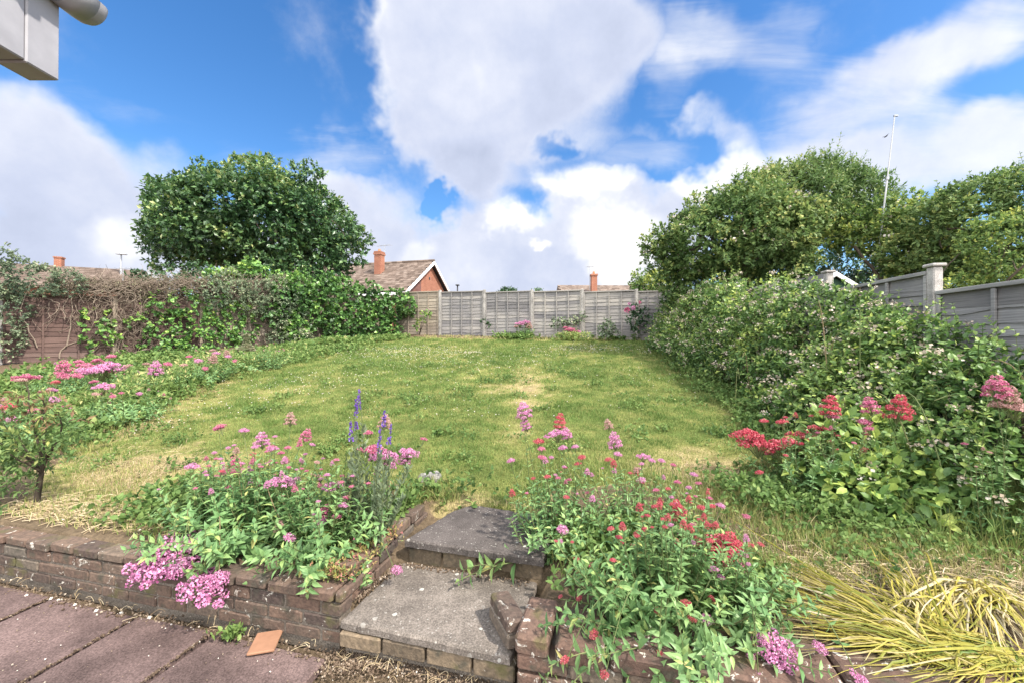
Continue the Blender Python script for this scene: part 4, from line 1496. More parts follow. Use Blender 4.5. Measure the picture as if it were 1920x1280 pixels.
for i in range(len(Pm)):
    px = 960 + Pm[i, 0] / Pm[i, 1] * FPX
    py = np.interp(px, [90, 200, 300, 420, 570], [527, 529, 528, 526, 532]) + abs(rng.normal()) * 12 - 2
    Pm[i, 2] = CAMZ + (HZ - py) / FPX * Pm[i, 1]
shoots(mb, Pm, unit(rng.normal(size=Pm.shape) + A([0, 0, .4])), 5, .12, .05, NARROW, np.full(len(Pm), .6), .25)
mb.build('dry_leaves', tintmat('dry_leaf', [(0, (.12, .09, .06)), (.5, (.24, .19, .14)), (1, (.20, .22, .12))], .9, .1), dv)

# ------------------------------------------------------------------ bramble thicket along the stepped fence
def xe(y):
    return np.interp(y, [2.4, 3.0, 3.6, 4.2, 5.0, 6.0, 7.5, 9.0, 10.5, 12.5], [2.75, 2.72, 2.72, 2.85, 3.15, 3.40, 3.62, 3.62, 3.75, 4.1])


def hmax(y):
    return np.interp(y, [2.4, 3.2, 4.0, 5.0, 6.5, 8.0, 10, 12.5], [.66, .92, 1.12, 1.40, 1.68, 1.76, 1.76, 1.62])


def bramble(name, label, y0, y1, n, dens, leaf, mat, t0, blossoms, canes, seed_pts=None, tm=OVAL):
    o = thing(name, label, 'bramble', (4.0, (y0 + y1) / 2, .5))
    cl = []
    for _ in range(n):
        y = rng.uniform(y0, y1)
        a, b = xe(y), 4.22 + .106 * y - .12
        tt_ = rng.random()
        y += rng.normal() * .05
        if fbm(A([y * 1.0]), A([tt_ * 2.2]), 1.5, 63, 2)[0] < .40 and tt_ > .2:
            continue
        x = a + .18 + (b - a - .3) * tt_
        h = hmax(y) * min(1.0, .22 + .78 * (tt_ / .72) ** .8) * rng.uniform(.70, 1.12)
        s = rng.uniform(.14, .36) * (.75 if tt_ < .25 else 1)
        zg = float(gz(x, y))
        z = zg + max(h - s * .8, s * .5)
        cl.append((x, y, z, s, s, s * .8))
        if h > .8:
            cl.append((x - .1, y, zg + h * .4, s, s, s))
    for p in (seed_pts or []):
        cl.append(p)
    mb = MB()
    P = crown(mb, cl, dens, 5, .13, leaf, tm, t0, .17, up=.25, inner=.12, zmin=-.7, sunny=.14, young=.25, spread=.8)
    for _ in range(canes):
        i_ = rng.integers(len(P))
        a_ = P[i_] - OUTD[0][i_] * .15
        b_ = P[i_] + unit(OUTD[0][i_] + A([0, 0, .5])) * rng.uniform(.18, .62)
        leafy_stem(mb, a_, b_, A([0, 0, .04]), 6, leaf * 1.1, t0 + .16, OVAL, .3, 0, 1, .003)
    D0 = OUTD[0]
    tops = np.where(D0[:, 2] > .75)[0]
    for i_ in rng.choice(tops, canes // 2):
        d_ = unit(A([-.35, -.15, .8]) + rng.normal(size=3) * .45)
        leafy_stem(mb, P[i_] - d_ * .1, P[i_] + d_ * rng.uniform(.3, .75) * (.6 if P[i_][1] < 5 else 1), A([0, 0, .10]), 8, leaf * 1.05, t0 + .2, OVAL, .2, 0, 1, .004)
    mb.build('leaves', [mat, M_stem], o)
    mb = MB()
    for _ in range(canes // 2):
        c = cl[rng.integers(len(cl))]
        g_ = A([c[0] + rng.normal() * .2, c[1] + rng.normal() * .2, 0])
        g_[2] = gz(g_[0], g_[1])
        e = A(c[:3]) + rng.normal(size=3) * A([.3, .3, .15]) + A([-.1, 0, .25])
        f = np.linspace(0, 1, 9)[:, None]
        Q = g_ + (e - g_) * f + A([0, 0, .35]) * np.sin(f * math.pi)
        mb.tube(Q, np.linspace(.006, .003, 9), 5, rng.random())
    mb.build('canes', M_stem, o)
    if blossoms:
        ix_ = rng.choice(len(P), blossoms)
        up_ = P[ix_] + OUTD[0][ix_] * .15 + A([0, 0, .02])
        mb = MB()
        flats(mb, up_ + rng.normal(size=up_.shape) * .03, .06, 12, .52)
        tag(mb.build('blossom', M_cream, o), kind='stuff')
    return o


bramble('bramble_thicket', 'dense bramble thicket with cream blossom banked against the stepped grey fence', 4.3, 12.4, 270, 165, .058, M_bram, .47, 1300, 260)
bramble('bramble_thicket', 'shadier bramble growth spilling towards the cut iris leaves under the nearest fence panel', 2.75, 4.4, 66, 190, .060, M_bram, .44, 160, 90)
# fresh, large leaved low shoots in front
lowc = []
for (px, py, Y, s) in [(1560, 880, 3.25, .16), (1600, 900, 3.2, .18), (1650, 910, 3.1, .18), (1700, 930, 3.0, .18), (1760, 940, 2.9, .17), (1800, 960, 2.85, .15), (1620, 940, 3.0, .16), (1690, 965, 2.9, .16), (1560, 840, 3.5, .16), (1620, 860, 3.3, .17), (1530, 905, 3.2, .12), (1740, 985, 2.85, .13),
                       (1500, 860, 3.6, .14), (1580, 800, 3.8, .18), (1640, 820, 3.6, .18), (1700, 870, 3.2, .17)]:
    p = at(px, py, Y)
    lowc.append((*p, s, s, s * .75))
bo = thing('bramble_shoot', 'fresh large leaved bramble shoots trailing low in front of the thicket', 'bramble', (*gpt(1640, 980), .25))
mb = MB()
Pb = crown(mb, lowc, 230, 5, .12, .082, OVAL, .62, .16, up=.3, inner=.1, zmin=-.6, sunny=.12, young=.2, spread=.8)
mb.build('leaves', M_bram, bo)
mb = MB()
for c in lowc:
    g_ = A([*gpt(1640 + rng.normal() * 60, 975), 0])
    g_[2] = gz(g_[0], g_[1])
    limb(mb, g_, c[:3], .006, .003, 7, .2, rng.random(), 5)
mb.build('canes', M_stem, bo)
mb = MB()
pts = A([at(px, py, Y) for px, py, Y in [(1560, 865, 3.1), (1575, 872, 3.1), (1610, 895, 3.0), (1630, 898, 3.0), (1560, 790, 3.5), (1568, 800, 3.5), (1665, 905, 2.95), (1790, 870, 3.0), (1800, 892, 3.0), (1815, 868, 3.0), (1840, 885, 3.0)]])
flats(mb, pts, .035, 10, .9)
tag(mb.build('blossom', M_cream, bo), kind='stuff')

# ------------------------------------------------------------------ red valerian
HEADS = {}


def head_mesh(col, kind):
    key = (col, kind)
    if key in HEADS:
        return HEADS[key]
    mb = MB()
    subs = []
    if kind == 0:        # tight dome
        subs = [(0, 0, 0, .5)] + [(.42 * math.cos(a), .42 * math.sin(a), -.12 + .1 * rng.random(), .36) for a in np.arange(5) * 1.257 + rng.random()]
    elif kind == 1:      # tall panicle of whorls
        subs = [(0, 0, .75, .34)]
        for lv, rr, s in ((.35, .34, .30), (-.1, .52, .32), (-.6, .62, .28)):
            subs += [(rr * math.cos(a), rr * math.sin(a), lv + rng.normal() * .06, s * rng.uniform(.8, 1.1)) for a in np.arange(5) * 1.257 + rng.random()]
    else:                # wide flat spray
        subs = [(0, 0, .1, .36)]
        for rr, s, k in ((.5, .34, 6), (.95, .28, 8)):
            subs += [(rr * math.cos(a) * rng.uniform(.8, 1.15), rr * math.sin(a) * rng.uniform(.8, 1.15), -.2 * rr + rng.normal() * .07, s * rng.uniform(.75, 1.1)) for a in np.arange(k) * 2 * math.pi / k + rng.random()]
    for (x, y, z, s) in subs:
        n = int(380 * s)
        d_ = rdir(n)
        d_ = d_[d_[:, 2] > -.45]
        P = A([x, y, z]) + d_ * s * rng.uniform(.75, 1.1, (len(d_), 1)) * A([1, 1, .75])
        scatter(mb, PETAL, P, rdir(len(P)), d_ + rng.normal(size=d_.shape) * .5, rng.uniform(.05, .10, len(P)), np.clip(.5 + .22 * rng.normal(size=len(P)) + .15 * d_[:, 2], 0, 1))
        mb.tube([(0, 0, -1.1), (x * .5, y * .5, -.5 + z * .3), (x, y, z - s * .3)], [.035, .03, .022], 4, .5, 1, cap=False)
    o = mb.build('flower_head', [M_flow[col], M_stem])
    me = o.data
    bpy.data.objects.remove(o)
    HEADS[key] = me
    return me


def valerian(label, root, heads, nst, height, spread, leaf=.075, t0=.48, lean=(0, 0), group='valerian plants in flower', npair=9, tm=LANCE, name='valerian', drop=0.0, extra=.34):
    """heads: (point, colour, kind, size)"""
    x, y = root
    zg = float(gz(x, y))
    o = thing(name, label, 'valerian', (x, y, zg), group)
    mb = MB()
    tips_ = []
    for i in range(nst):
        a = rng.random() * 2 * math.pi
        r1 = rng.random() ** .6
        ex = spread[0] * r1 * math.cos(a) + lean[0] * height * r1
        ey = spread[1] * r1 * math.sin(a) + lean[1] * height * r1
        h = height * (1.05 - .5 * r1 * r1) * rng.uniform(.65, 1.1)
        a0 = A([x + ex * .35 + rng.normal() * .03, y + ey * .35 + rng.normal() * .03, zg])
        b0 = A([x + ex, y + ey, zg + h])
        if drop and (ey < -spread[1] * .35):
            b0[2] -= drop * rng.random()
        if rng.random() < extra and b0[2] > zg + height * .55:
            b0[2] += rng.uniform(.04, .14)
            tips_.append(b0.copy())
        leafy_stem(mb, a0, b0, A([ex * .1, ey * .1, .06 * height]), npair + rng.integers(-1, 2), leaf, t0 + rng.normal() * .07, tm)
    hs_ = []
    mixc = [h_[1] for h_ in heads] or ['p']
    for q_ in tips_:
        hs_.append((q_ + A([0, 0, .01]), mixc[rng.integers(len(mixc))], int(rng.choice([0, 0, 1])), rng.uniform(.012, .027), A([0, 0, 1.0])))
    for (p, col, kind, s) in heads:
        p = A(p)
        a0 = A([x + (p[0] - x) * .35 + rng.normal() * .03, y + (p[1] - y) * .35 + rng.normal() * .03, zg + .02])
        e = p - A([0, 0, s * .8])
        bd = A([0, 0, 0.0]) if p[2] > zg + .1 else A([0, 0, .25])
        leafy_stem(mb, a0, e, bd + rng.normal(size=3) * .02, npair - 1, leaf * .85, t0 + .05, tm, tend=.8)
        hs_.append((p, col, kind, s, unit(e - a0)))
    mb.build('foliage', [M_val, M_stem], o)
    for (p, col, kind, s, d_) in hs_:
        h = bpy.data.objects.new('flower_head', head_mesh(col, kind))
        COL.objects.link(h)
        h.parent = o
        h.location = Vector(p) - o.location
        up = Vector(unit(A([0, 0, 1.0]) + d_ * .5 + rng.normal(size=3) * .15))
        qn = up.to_track_quat('Z', 'Y') @ Matrix.Rotation(rng.random() * 6.28, 3, 'Z').to_quaternion()
        h.rotation_mode = 'QUATERNION'
        h.rotation_quaternion = qn
        h.scale = (s, s, s * rng.uniform(.9, 1.1))
    return o


def H(lst, Y, dy=.12):
    out = []
    for e in lst:
        px, py, col, kind, size = e[:5]
        yy_ = e[5] if len(e) > 5 else Y + rng.uniform(-dy, dy)
        out.append((at(px, py, yy_), col, kind, size * yy_ / FPX * 1.08))
    return out


# bed beside the steps: size is the half width in photo pixels
valerian('pink valerian clump trailing two big flower heads over the dark brick wall', (-1.98, 2.70),
         H([(290, 1050, 'p', 2, 38, 2.32), (325, 1035, 'p', 2, 40, 2.36), (340, 1060, 'p', 0, 26, 2.3), (362, 1020, 'p', 0, 16, 2.4), (390, 1095, 'p', 2, 36, 2.2), (412, 1082, 'p', 0, 24, 2.22), (385, 1118, 'p', 0, 18, 2.2), (452, 1025, 'd', 0, 9), (362, 873, 'p', 0, 15, 2.9), (388, 882, 'p', 0, 9, 2.9), (408, 891, 'd', 0, 6), (430, 912, 'd', 0, 8), (397, 1010, 'd', 0, 6), (350, 972, 'r', 0, 5)], 2.7),
         60, .44, (.36, .38), .086, .52, (0, -.25), drop=.3, extra=.45)
valerian('valerian clump with scattered pink heads between the trailing one and the toadflax', (-1.62, 2.62),
         H([(412, 800, 'd', 0, 14, 3.1), (458, 806, 'p', 0, 11, 3.1), (492, 824, 'p', 1, 16, 3.0), (510, 838, 'd', 0, 12), (545, 785, 'f', 1, 12, 3.2), (575, 815, 'd', 1, 12, 3.1), (586, 832, 'p', 0, 7), (562, 834, 'd', 0, 7), (515, 840, 'p', 0, 10), (442, 868, 'd', 1, 14, 2.9), (450, 884, 'p', 0, 8), (475, 850, 'r', 0, 7), (528, 848, 'd', 0, 8), (540, 838, 'd', 0, 8), (505, 868, 'p', 0, 9), (486, 905, 'd', 0, 9, 2.7), (460, 912, 'd', 0, 7), (533, 898, 'p', 2, 20, 2.55), (540, 910, 'p', 0, 9), (597, 890, 'f', 0, 7), (545, 1005, 'p', 0, 14, 2.35), (525, 985, 'f', 1, 11, 2.4), (580, 935, 'f', 0, 9)], 2.85),
         90, .48, (.40, .46), .086, .54, (0, -.08), drop=.3, extra=.55)
valerian('leafy valerian with a broad rosy head behind the purple toadflax spikes', (-1.12, 2.46),
         H([(690, 810, 'd', 0, 12, 2.9), (700, 840, 'd', 2, 22, 2.8), (720, 850, 'p', 2, 22, 2.75), (735, 862, 'p', 1, 15, 2.75), (722, 790, 'f', 1, 14, 2.8), (768, 845, 'p', 2, 16, 2.8), (760, 860, 'p', 1, 13, 2.8), (795, 822, 'd', 0, 9, 2.85), (625, 907, 'p', 2, 15, 2.55), (612, 962, 'd', 1, 18, 2.5), (645, 945, 'p', 0, 12, 2.45), (632, 965, 'd', 0, 12, 2.45), (605, 975, 'p', 0, 12, 2.45), (668, 1008, 'd', 0, 6, 2.4), (745, 1065, 'p', 0, 14, 2.32), (650, 930, 'd', 0, 10, 2.5)], 2.7),
         80, .45, (.40, .40), .09, .52, (0, -.05), drop=.3, extra=.5)
# clump spilling over the lichened wall
valerian('tall thin valerian beside the upper step with one pale flower spire', (.26, 2.62),
         H([(982, 770, 'p', 1, 18, 2.9), (985, 795, 'p', 1, 12, 2.9), (958, 862, 'p', 0, 10, 2.8), (1010, 826, 'r', 0, 13, 2.85), (1015, 840, 'd', 0, 10), (1016, 856, 'd', 0, 10), (1026, 892, 'r', 0, 9, 2.5), (1062, 930, 'r', 0, 8, 2.4), (1055, 990, 'p', 0, 14, 2.2), (1050, 1012, 'p', 0, 7, 2.2)], 2.6),
         60, .50, (.30, .35), .072, .56, (0, -.12))
valerian('airy valerian with mixed rose and crimson heads bent over the dry lawn edge', (.78, 2.55),
         H([(1050, 790, 'r', 1, 14, 2.9), (1042, 810, 'p', 2, 18, 2.85), (1062, 812, 'p', 1, 12, 2.85), (1055, 838, 'p', 0, 11), (1078, 836, 'p', 0, 9), (1090, 856, 'r', 0, 10, 2.7), (1083, 868, 'r', 0, 9, 2.7), (1140, 795, 'f', 1, 10, 2.9), (1152, 825, 'p', 1, 15, 2.8), (1158, 850, 'p', 0, 10, 2.75), (1140, 860, 'r', 0, 9, 2.7), (1205, 853, 'p', 2, 11, 2.8), (1222, 862, 'p', 0, 9), (1240, 862, 'p', 0, 9), (1202, 898, 'p', 0, 11, 2.6), (1262, 870, 'd', 0, 7), (1300, 888, 'p', 0, 10, 2.7), (1270, 902, 'd', 0, 8), (1228, 948, 'r', 0, 10, 2.4)], 2.6),
         52, .45, (.38, .34), .07, .55, (0, -.1))
valerian('bushy valerian with a great crimson cluster above the yellow cut leaves', (.95, 2.2),
         H([(1270, 955, 'r', 1, 18, 2.3), (1262, 970, 'r', 0, 11, 2.3), (1315, 950, 'r', 0, 12, 2.35), (1332, 946, 'r', 0, 11, 2.35), (1350, 946, 'p', 0, 11, 2.35), (1398, 966, 'd', 0, 9, 2.3), (1350, 1010, 'r', 2, 30, 2.15), (1362, 1020, 'r', 1, 26, 2.1), (1345, 1035, 'r', 2, 28, 2.1), (1375, 1050, 'd', 2, 20, 2.1), (1390, 1035, 'p', 0, 13, 2.1), (1305, 1010, 'r', 0, 14, 2.15), (1310, 1025, 'r', 0, 9), (1280, 1040, 'p', 2, 20, 2.05), (1290, 1055, 'p', 0, 12, 2.05), (1275, 1000, 'd', 0, 9), (1425, 1018, 'r', 0, 8, 2.1), (1410, 1020, 'r', 0, 6, 2.1), (1185, 1020, 'r', 0, 6)], 2.2),
         64, .42, (.27, .30), .075, .54, (-.1, -.15))
valerian('leafy crimson valerian tumbling down the front of the lichened wall', (.72, 1.92),
         H([(1110, 1056, 'r', 0, 9, 2.0), (1168, 1058, 'r', 0, 8, 2.0), (1205, 1050, 'r', 0, 7, 2.0), (1153, 1104, 'r', 0, 10, 1.9), (1085, 1118, 'r', 0, 8, 1.9), (1050, 1115, 'r', 0, 6, 1.9), (1232, 1140, 'r', 0, 10, 1.8), (1112, 1185, 'r', 0, 12, 1.72), (1058, 1232, 'r', 0, 12, 1.62), (1132, 1260, 'r', 0, 11, 1.6), (1285, 1128, 'r', 0, 13, 1.8), (1297, 1156, 'r', 0, 11, 1.75), (1325, 1158, 'p', 0, 14, 1.75), (1235, 1220, 'r', 0, 8, 1.65), (1333, 1118, 'r', 0, 9, 1.85), (1288, 1265, 'r', 0, 7, 1.6)], 1.8),
         150, .40, (.66, .34), .080, .53, (.08, -.48), drop=.55)
valerian('dense flowerless valerian shoots hanging over the middle of the lichened wall', uv2w(1.22, .06), [], 70, .28, (.28, .20), .066, .5, (.0, -.5), drop=.5, extra=.1)
valerian('low valerian with mauve pink heads at the wall edge under the cut iris leaves', (1.02, 1.85),
         H([(1445, 1205, 'p', 2, 30, 1.62), (1460, 1220, 'p', 2, 26, 1.6), (1430, 1195, 'p', 0, 18, 1.62), (1535, 1210, 'p', 0, 16, 1.62), (1405, 1225, 'p', 0, 10, 1.6), (1420, 1262, 'p', 0, 11, 1.55), (1615, 1272, 'p', 2, 18, 1.5)], 1.7),
         50, .26, (.27, .20), .072, .5, (-.2, -.5), drop=.45)
valerian('crimson valerian spray leaning onto the lawn from the bramble edge', (2.42, 3.3),
         H([(1400, 810, 'r', 2, 22, 3.6), (1420, 825, 'r', 2, 26, 3.55), (1450, 832, 'r', 2, 26, 3.55), (1475, 825, 'r', 2, 20, 3.55), (1460, 840, 'r', 0, 16), (1425, 845, 'r', 0, 12), (1432, 788, 'r', 0, 10, 3.7), (1466, 790, 'r', 0, 13, 3.7), (1480, 812, 'r', 0, 11), (1510, 812, 'r', 2, 17, 3.6), (1545, 803, 'r', 2, 14, 3.6), (1525, 800, 'r', 0, 12), (1505, 846, 'r', 0, 10), (1475, 856, 'r', 0, 10), (1422, 884, 'r', 0, 9, 3.3), (1440, 850, 'd', 0, 9)], 3.6),
         34, .5, (.45, .35), .062, .5, (-.15, -.1))
valerian('valerian with three domed red heads standing against the dark brambles', (2.6, 3.2),
         H([(1556, 762, 'r', 1, 20, 3.2), (1560, 780, 'd', 0, 14, 3.2), (1630, 760, 'd', 1, 17, 3.05), (1685, 765, 'r', 1, 24, 2.95), (1620, 790, 'd', 0, 15, 3.05), (1628, 802, 'd', 0, 10, 3.0)], 3.6),
         30, .55, (.42, .3), .062, .5, (0, -.1))
valerian('faded pink valerian by the fence foot beyond the brambles', (3.15, 2.65),
         H([(1868, 726, 'd', 1, 22, 2.6), (1890, 745, 'f', 1, 22, 2.6), (1905, 760, 'f', 2, 26, 2.6)], 2.6),
         24, .6, (.3, .25), .06, .45)

# valerian row under the brown fence
bedh = [(165, 685, 'd', 2, 12), (120, 690, 'd', 1, 14), (118, 703, 'd', 0, 12), (148, 678, 'd', 0, 9), (182, 676, 'd', 0, 10), (190, 690, 'p', 2, 20), (205, 685, 'p', 2, 18), (180, 692, 'p', 0, 14), (208, 668, 'd', 0, 9), (155, 694, 'p', 0, 12), (145, 703, 'd', 0, 10),
        (292, 690, 'p', 1, 12), (315, 682, 'd', 0, 8), (240, 686, 'f', 0, 8), (275, 682, 'f', 0, 7), (195, 722, 'p', 2, 12), (177, 715, 'd', 0, 8), (228, 736, 'd', 0, 5), (262, 737, 'p', 0, 6), (135, 740, 'p', 0, 11),
        (98, 730, 'p', 0, 9), (100, 748, 'p', 0, 12), (105, 716, 'r', 0, 8), (50, 706, 'd', 2, 14), (40, 712, 'f', 0, 10), (18, 760, 'r', 0, 12), (65, 770, 'd', 0, 12), (25, 785, 'p', 0, 10), (74, 785, 'd', 0, 8), (212, 742, 'd', 0, 6), (180, 738, 'f', 0, 7)]
plants = [('valerian with deep rose heads under the bare brown panel', (-7.2, 6.6), (100, 170), .55),
          ('valerian with the brightest magenta patch under the trellis', (-6.6, 6.6), (170, 225), .55),
          ('valerian with small dusty pink heads in front of the yellow green ivy', (-6.0, 6.8), (225, 330), .5),
          ('valerian drooping over the bare lawn edge beside the sapling', (-5.0, 5.2), (160, 280), .42),
          ('valerian with washed out heads at the foot of the ivy clad concrete post', (-5.5, 4.6), (0, 110), .55)]
plants += [('airy valerian with tall faded stems between the ivy patch and the lawn', (-5.7, 7.6), (330, 420), .7), ('scattered pale valerian near the mullein at the narrow end of the bed', (-5.4, 9.0), (420, 520), .7)]
bedh += [(x_, y_, c_, k_, s_) for x_, y_, c_, k_, s_ in [(345, 684, 'f', 0, 7), (372, 676, 'p', 0, 8), (400, 672, 'f', 1, 8), (385, 690, 'd', 0, 6), (405, 662, 'p', 0, 8), (398, 657, 'f', 0, 6), (428, 668, 'p', 0, 6), (425, 662, 'f', 1, 6), (440, 676, 'd', 0, 5), (355, 668, 'd', 0, 6)]]
used = set()
for i, (lab, rt_, rg, hh) in enumerate(plants):
    hl = []
    for k, e in enumerate(bedh):
        if k not in used and rg[0] <= e[0] <= rg[1] and ((e[1] > 712) == (rt_[1] < 5.5) or rg[0] == 0):
            used.add(k)
            hl.append((*e[:4], e[4] * 1.1, (1.6 - rng.uniform(.42, .55)) / (.117 + (e[1] - HZ) / FPX)))
    valerian(lab, rt_, H(hl, rt_[1]), 46, hh * .72, (.6, .5), .085, .50, group='valerian row under the brown fence', npair=8, tm=OVAL if False else LANCE)
# by the grey fence
valerian('bushy valerian with pale pink heads in the middle of the grey fence foot', (.53, 15.6),
         H([(975, 606, 'p', 2, 8, 15.6), (985, 603, 'p', 2, 8, 15.6), (992, 610, 'f', 1, 7, 15.6), (968, 612, 'f', 0, 6, 15.6)], 15.6), 36, .5, (.42, .3), .11, .5, group='valerian at the foot of the grey fence')
valerian('small valerian with deep pink heads by the pale grey fence panel', (2.25, 14.9),
         H([(1068, 617, 'd', 2, 9, 14.9), (1075, 620, 'd', 2, 9, 14.9), (1060, 614, 'd', 0, 6, 14.9), (1086, 622, 'p', 0, 6, 14.9)], 14.9), 30, .42, (.35, .3), .11, .58, group='valerian at the foot of the grey fence')

# fallen valerian sprig across the step: lies on the lower slab
sg_ = thing('valerian_sprig', 'broken leafy valerian sprig lying across the concrete steps', 'sprig', (*on_plane(930, 1078, .2)[:2], .19))
mb = MB()
a, b = at(1000, 1050, 2.42), on_plane(862, 1085, .215)
leafy_stem(mb, a, b, (0, 0, .03), 6, .15, .62, LANCE, .25, r=.005, tend=1.0)
leafy_stem(mb, a + (b - a) * .45, b + A([.02, .03, .04]), (0, 0, .03), 4, .13, .66, LANCE, .2, r=.003, tend=1.0)
mb.build('foliage', [M_val, M_stem], sg_)

# ------------------------------------------------------------------ purple toadflax
M_purple = tintmat('purple_florets', [(0, (.09, .045, .26)), (.5, (.20, .10, .46)), (1, (.36, .22, .60))], .6, .2, 90, .2, trans=.2)


def toadflax(label, root, spikes):
    x, y = root
    zg = float(gz(x, y))
    o = thing('purple_toadflax', label, 'toadflax', (x, y, zg), 'toadflax spires by the steps')
    mb = MB()
    for (p, fl) in spikes:
        p = A(p)
        a0 = A([x + rng.normal() * .05, y + rng.normal() * .05, zg])
        f = np.linspace(0, 1, 9)[:, None]
        Q = a0 + (p - a0) * f + A([rng.normal() * .02, 0, 0]) * np.sin(f * math.pi)
        mb.tube(Q, np.linspace(.0035, .0018, 9), 4, .3, 1, cap=False)
        n = 110
        fr_ = rng.uniform(.03, .72, n)
        P = a0 + (p - a0) * fr_[:, None]
        scatter(mb, NARROW, P, unit(rdir(n) * A([.7, .7, .3]) + A([0, 0, .75])), rdir(n), rng.uniform(.03, .055, n), np.clip(rng.normal(.55, .12, n), 0, 1))
        m_ = 40
        fr_ = rng.uniform(.72, 1, m_)
        scatter(mb, NARROW, a0 + (p - a0) * fr_[:, None], unit(rdir(m_) + A([0, 0, .4])), rdir(m_), np.full(m_, .009), np.full(m_, .2))
    mb.build('foliage', [M_coton, M_stem], o)
    for (p, fl) in spikes:
        if not fl:
            continue
        p = A(p)
        a0 = A([x, y, zg])
        mb = MB()
        n = 60
        fr_ = rng.uniform(0, 1, n)
        rad = .011 * (1.1 - fr_ * .8)
        d_ = rdir(n) * A([1, 1, .2])
        P = p + (a0 - p) * (fl[0] + (1 - fr_) * fl[1])[:, None] + unit(d_) * rad[:, None]
        scatter(mb, PETAL, P, d_ + A([0, 0, .5]), rdir(n), rng.uniform(.007, .012, n), np.clip(rng.normal(.45, .22, n), 0, 1))
        mb.build('flower_spike', M_purple, o)
    return o


toadflax('tall slender toadflax pair with violet spikes and bare tip above the lawn', (-.98, 2.56),
         [(at(674, 712, 2.62), (.06, .12)), (at(668, 742, 2.58), (.02, .13)), (at(657, 785, 2.55), (.02, .16)), (at(668, 790, 2.6), (.0, .06)), (at(650, 850, 2.6), None), (at(662, 800, 2.5), None), (at(672, 830, 2.5), None), (at(640, 880, 2.5), None), (at(680, 860, 2.55), None)])
toadflax('purple toadflax with the stoutest violet spikes next to the upper step', (-.86, 2.5),
         [(at(722, 770, 2.6), (.0, .12)), (at(714, 795, 2.58), (.02, .2)), (at(734, 795, 2.6), (.0, .16)), (at(730, 820, 2.6), None), (at(700, 860, 2.5), None), (at(796, 822, 2.72), None), (at(718, 860, 2.45), None), (at(742, 870, 2.55), None), (at(770, 900, 2.6), None)])

# mullein spike in the bed
p = at(462, 690, 11)
o = thing('mullein', 'pale felted mullein spike standing before the bright ivy', 'mullein', (p[0], 11, float(gz(p[0], 11))))
mb = MB()
zt = CAMZ + (HZ - 628) / FPX * 11
n = 260
fr_ = rng.random(n)
zb = float(gz(p[0], 11))
P = np.stack([np.full(n, p[0]), np.full(n, 11.0), zb + (zt - zb) * fr_], -1)
scatter(mb, OVAL, P, unit(rdir(n) * A([1, 1, .2]) + A([0, 0, .5])), A([0, 0, 1]) + rdir(n) * .4, .45 * np.maximum(0, .5 - fr_) + .11, np.clip(rng.normal(.9, .06, n), 0, 1))
mb.tube([(p[0], 11, zb), (p[0], 11, zt)], [.03, .015], 6, .4, 1)
mb.build('foliage', [M_coton, M_stem], o)

# young tree at the wall end
b = gpt(70, 945)
zb = float(gz(*b))
o = thing('sapling', 'young dark stemmed sapling with bronze tips behind the low brick wall', 'sapling', (b[0], b[1], zb))
mb = MB()
A0 = A([b[0], b[1], zb - .05])
fk = at(80, 885, b[1])
limb(mb, A0, fk, .022, .016, 6, .1, .1, 7)
tips = []
for (px, py, Y) in [(70, 740, 3.15), (120, 820, 3.1), (30, 800, 3.1), (85, 760, 3.3), (20, 850, 2.95), (50, 720, 3.2), (110, 770, 3.0), (0, 780, 3.2), (-40, 820, 3.2)]:
    e = at(px, py, Y)
    limb(mb, fk, e, .010, .003, 7, .15, .15, 5)
    tips.append(e)
mb.build('trunk', M_bark, o)
cl = []
for (px, py, s, Y) in [(40, 830, .13, 3.1), (80, 820, .13, 3.1), (115, 840, .1, 3.1), (20, 870, .13, 3.0), (60, 860, .12, 3.2), (-10, 840, .15, 3.1), (100, 800, .11, 3.0), (50, 790, .12, 3.2), (10, 800, .13, 3.1), (10, 900, .12, 3.0), (140, 815, .07, 3.1), (90, 780, .1, 3.2), (-30, 880, .15, 3.1), (20, 925, .09, 3.0)]:
    p = at(px, py, Y)
    cl.append((*p, s, s, s * .8))
mb = MB()
crown(mb, cl, 240, 5, .08, .05, NARROW, .56, .13, up=.2, inner=.3, zmin=-1, sunny=.05, young=.1)
mb.build('crown', M_elder, o)
cl = []
for (px, py, s, Y) in [(70, 735, .09, 3.15), (45, 755, .08, 3.2), (100, 762, .08, 3.1), (20, 770, .07, 3.1), (130, 785, .06, 3.1), (60, 770, .08, 3.1)]:
    p = at(px, py, Y)
    cl.append((*p, s, s, s * .7))
mb = MB()
crown(mb, cl, 130, 5, .08, .055, NARROW, .5, .2, up=.0, inner=.3, zmin=-1)
mb.build('bronze_leaves', tintmat('bronze_leaf', [(0, (.12, .07, .04)), (.5, (.22, .13, .07)), (1, (.20, .20, .07))], .6, .3, trans=.25), o)

# plants against the grey fence
def smallshrub(name, label, cat, px, py, Y, cl_px, leaf, t0, mat, dens=60, tm=OVAL):
    b_ = gpt(px, py)
    o = thing(name, label, cat, (b_[0], b_[1], float(gz(*b_))))
    cl = []
    mb = MB()
    for (qx, qy, s) in cl_px:
        p = at(qx, qy, Y)
        cl.append((*p, s, s, s * .9))
        limb(mb, A(o.location), p, .012, .005, 6, .2, .4, 5)
    mb.build('stem', M_bark, o)
    mb = MB()
    crown(mb, cl, dens, 5, .12, leaf, tm, t0, .15, inner=.15, zmin=-.9)
    mb.build('foliage', mat, o)
    return o


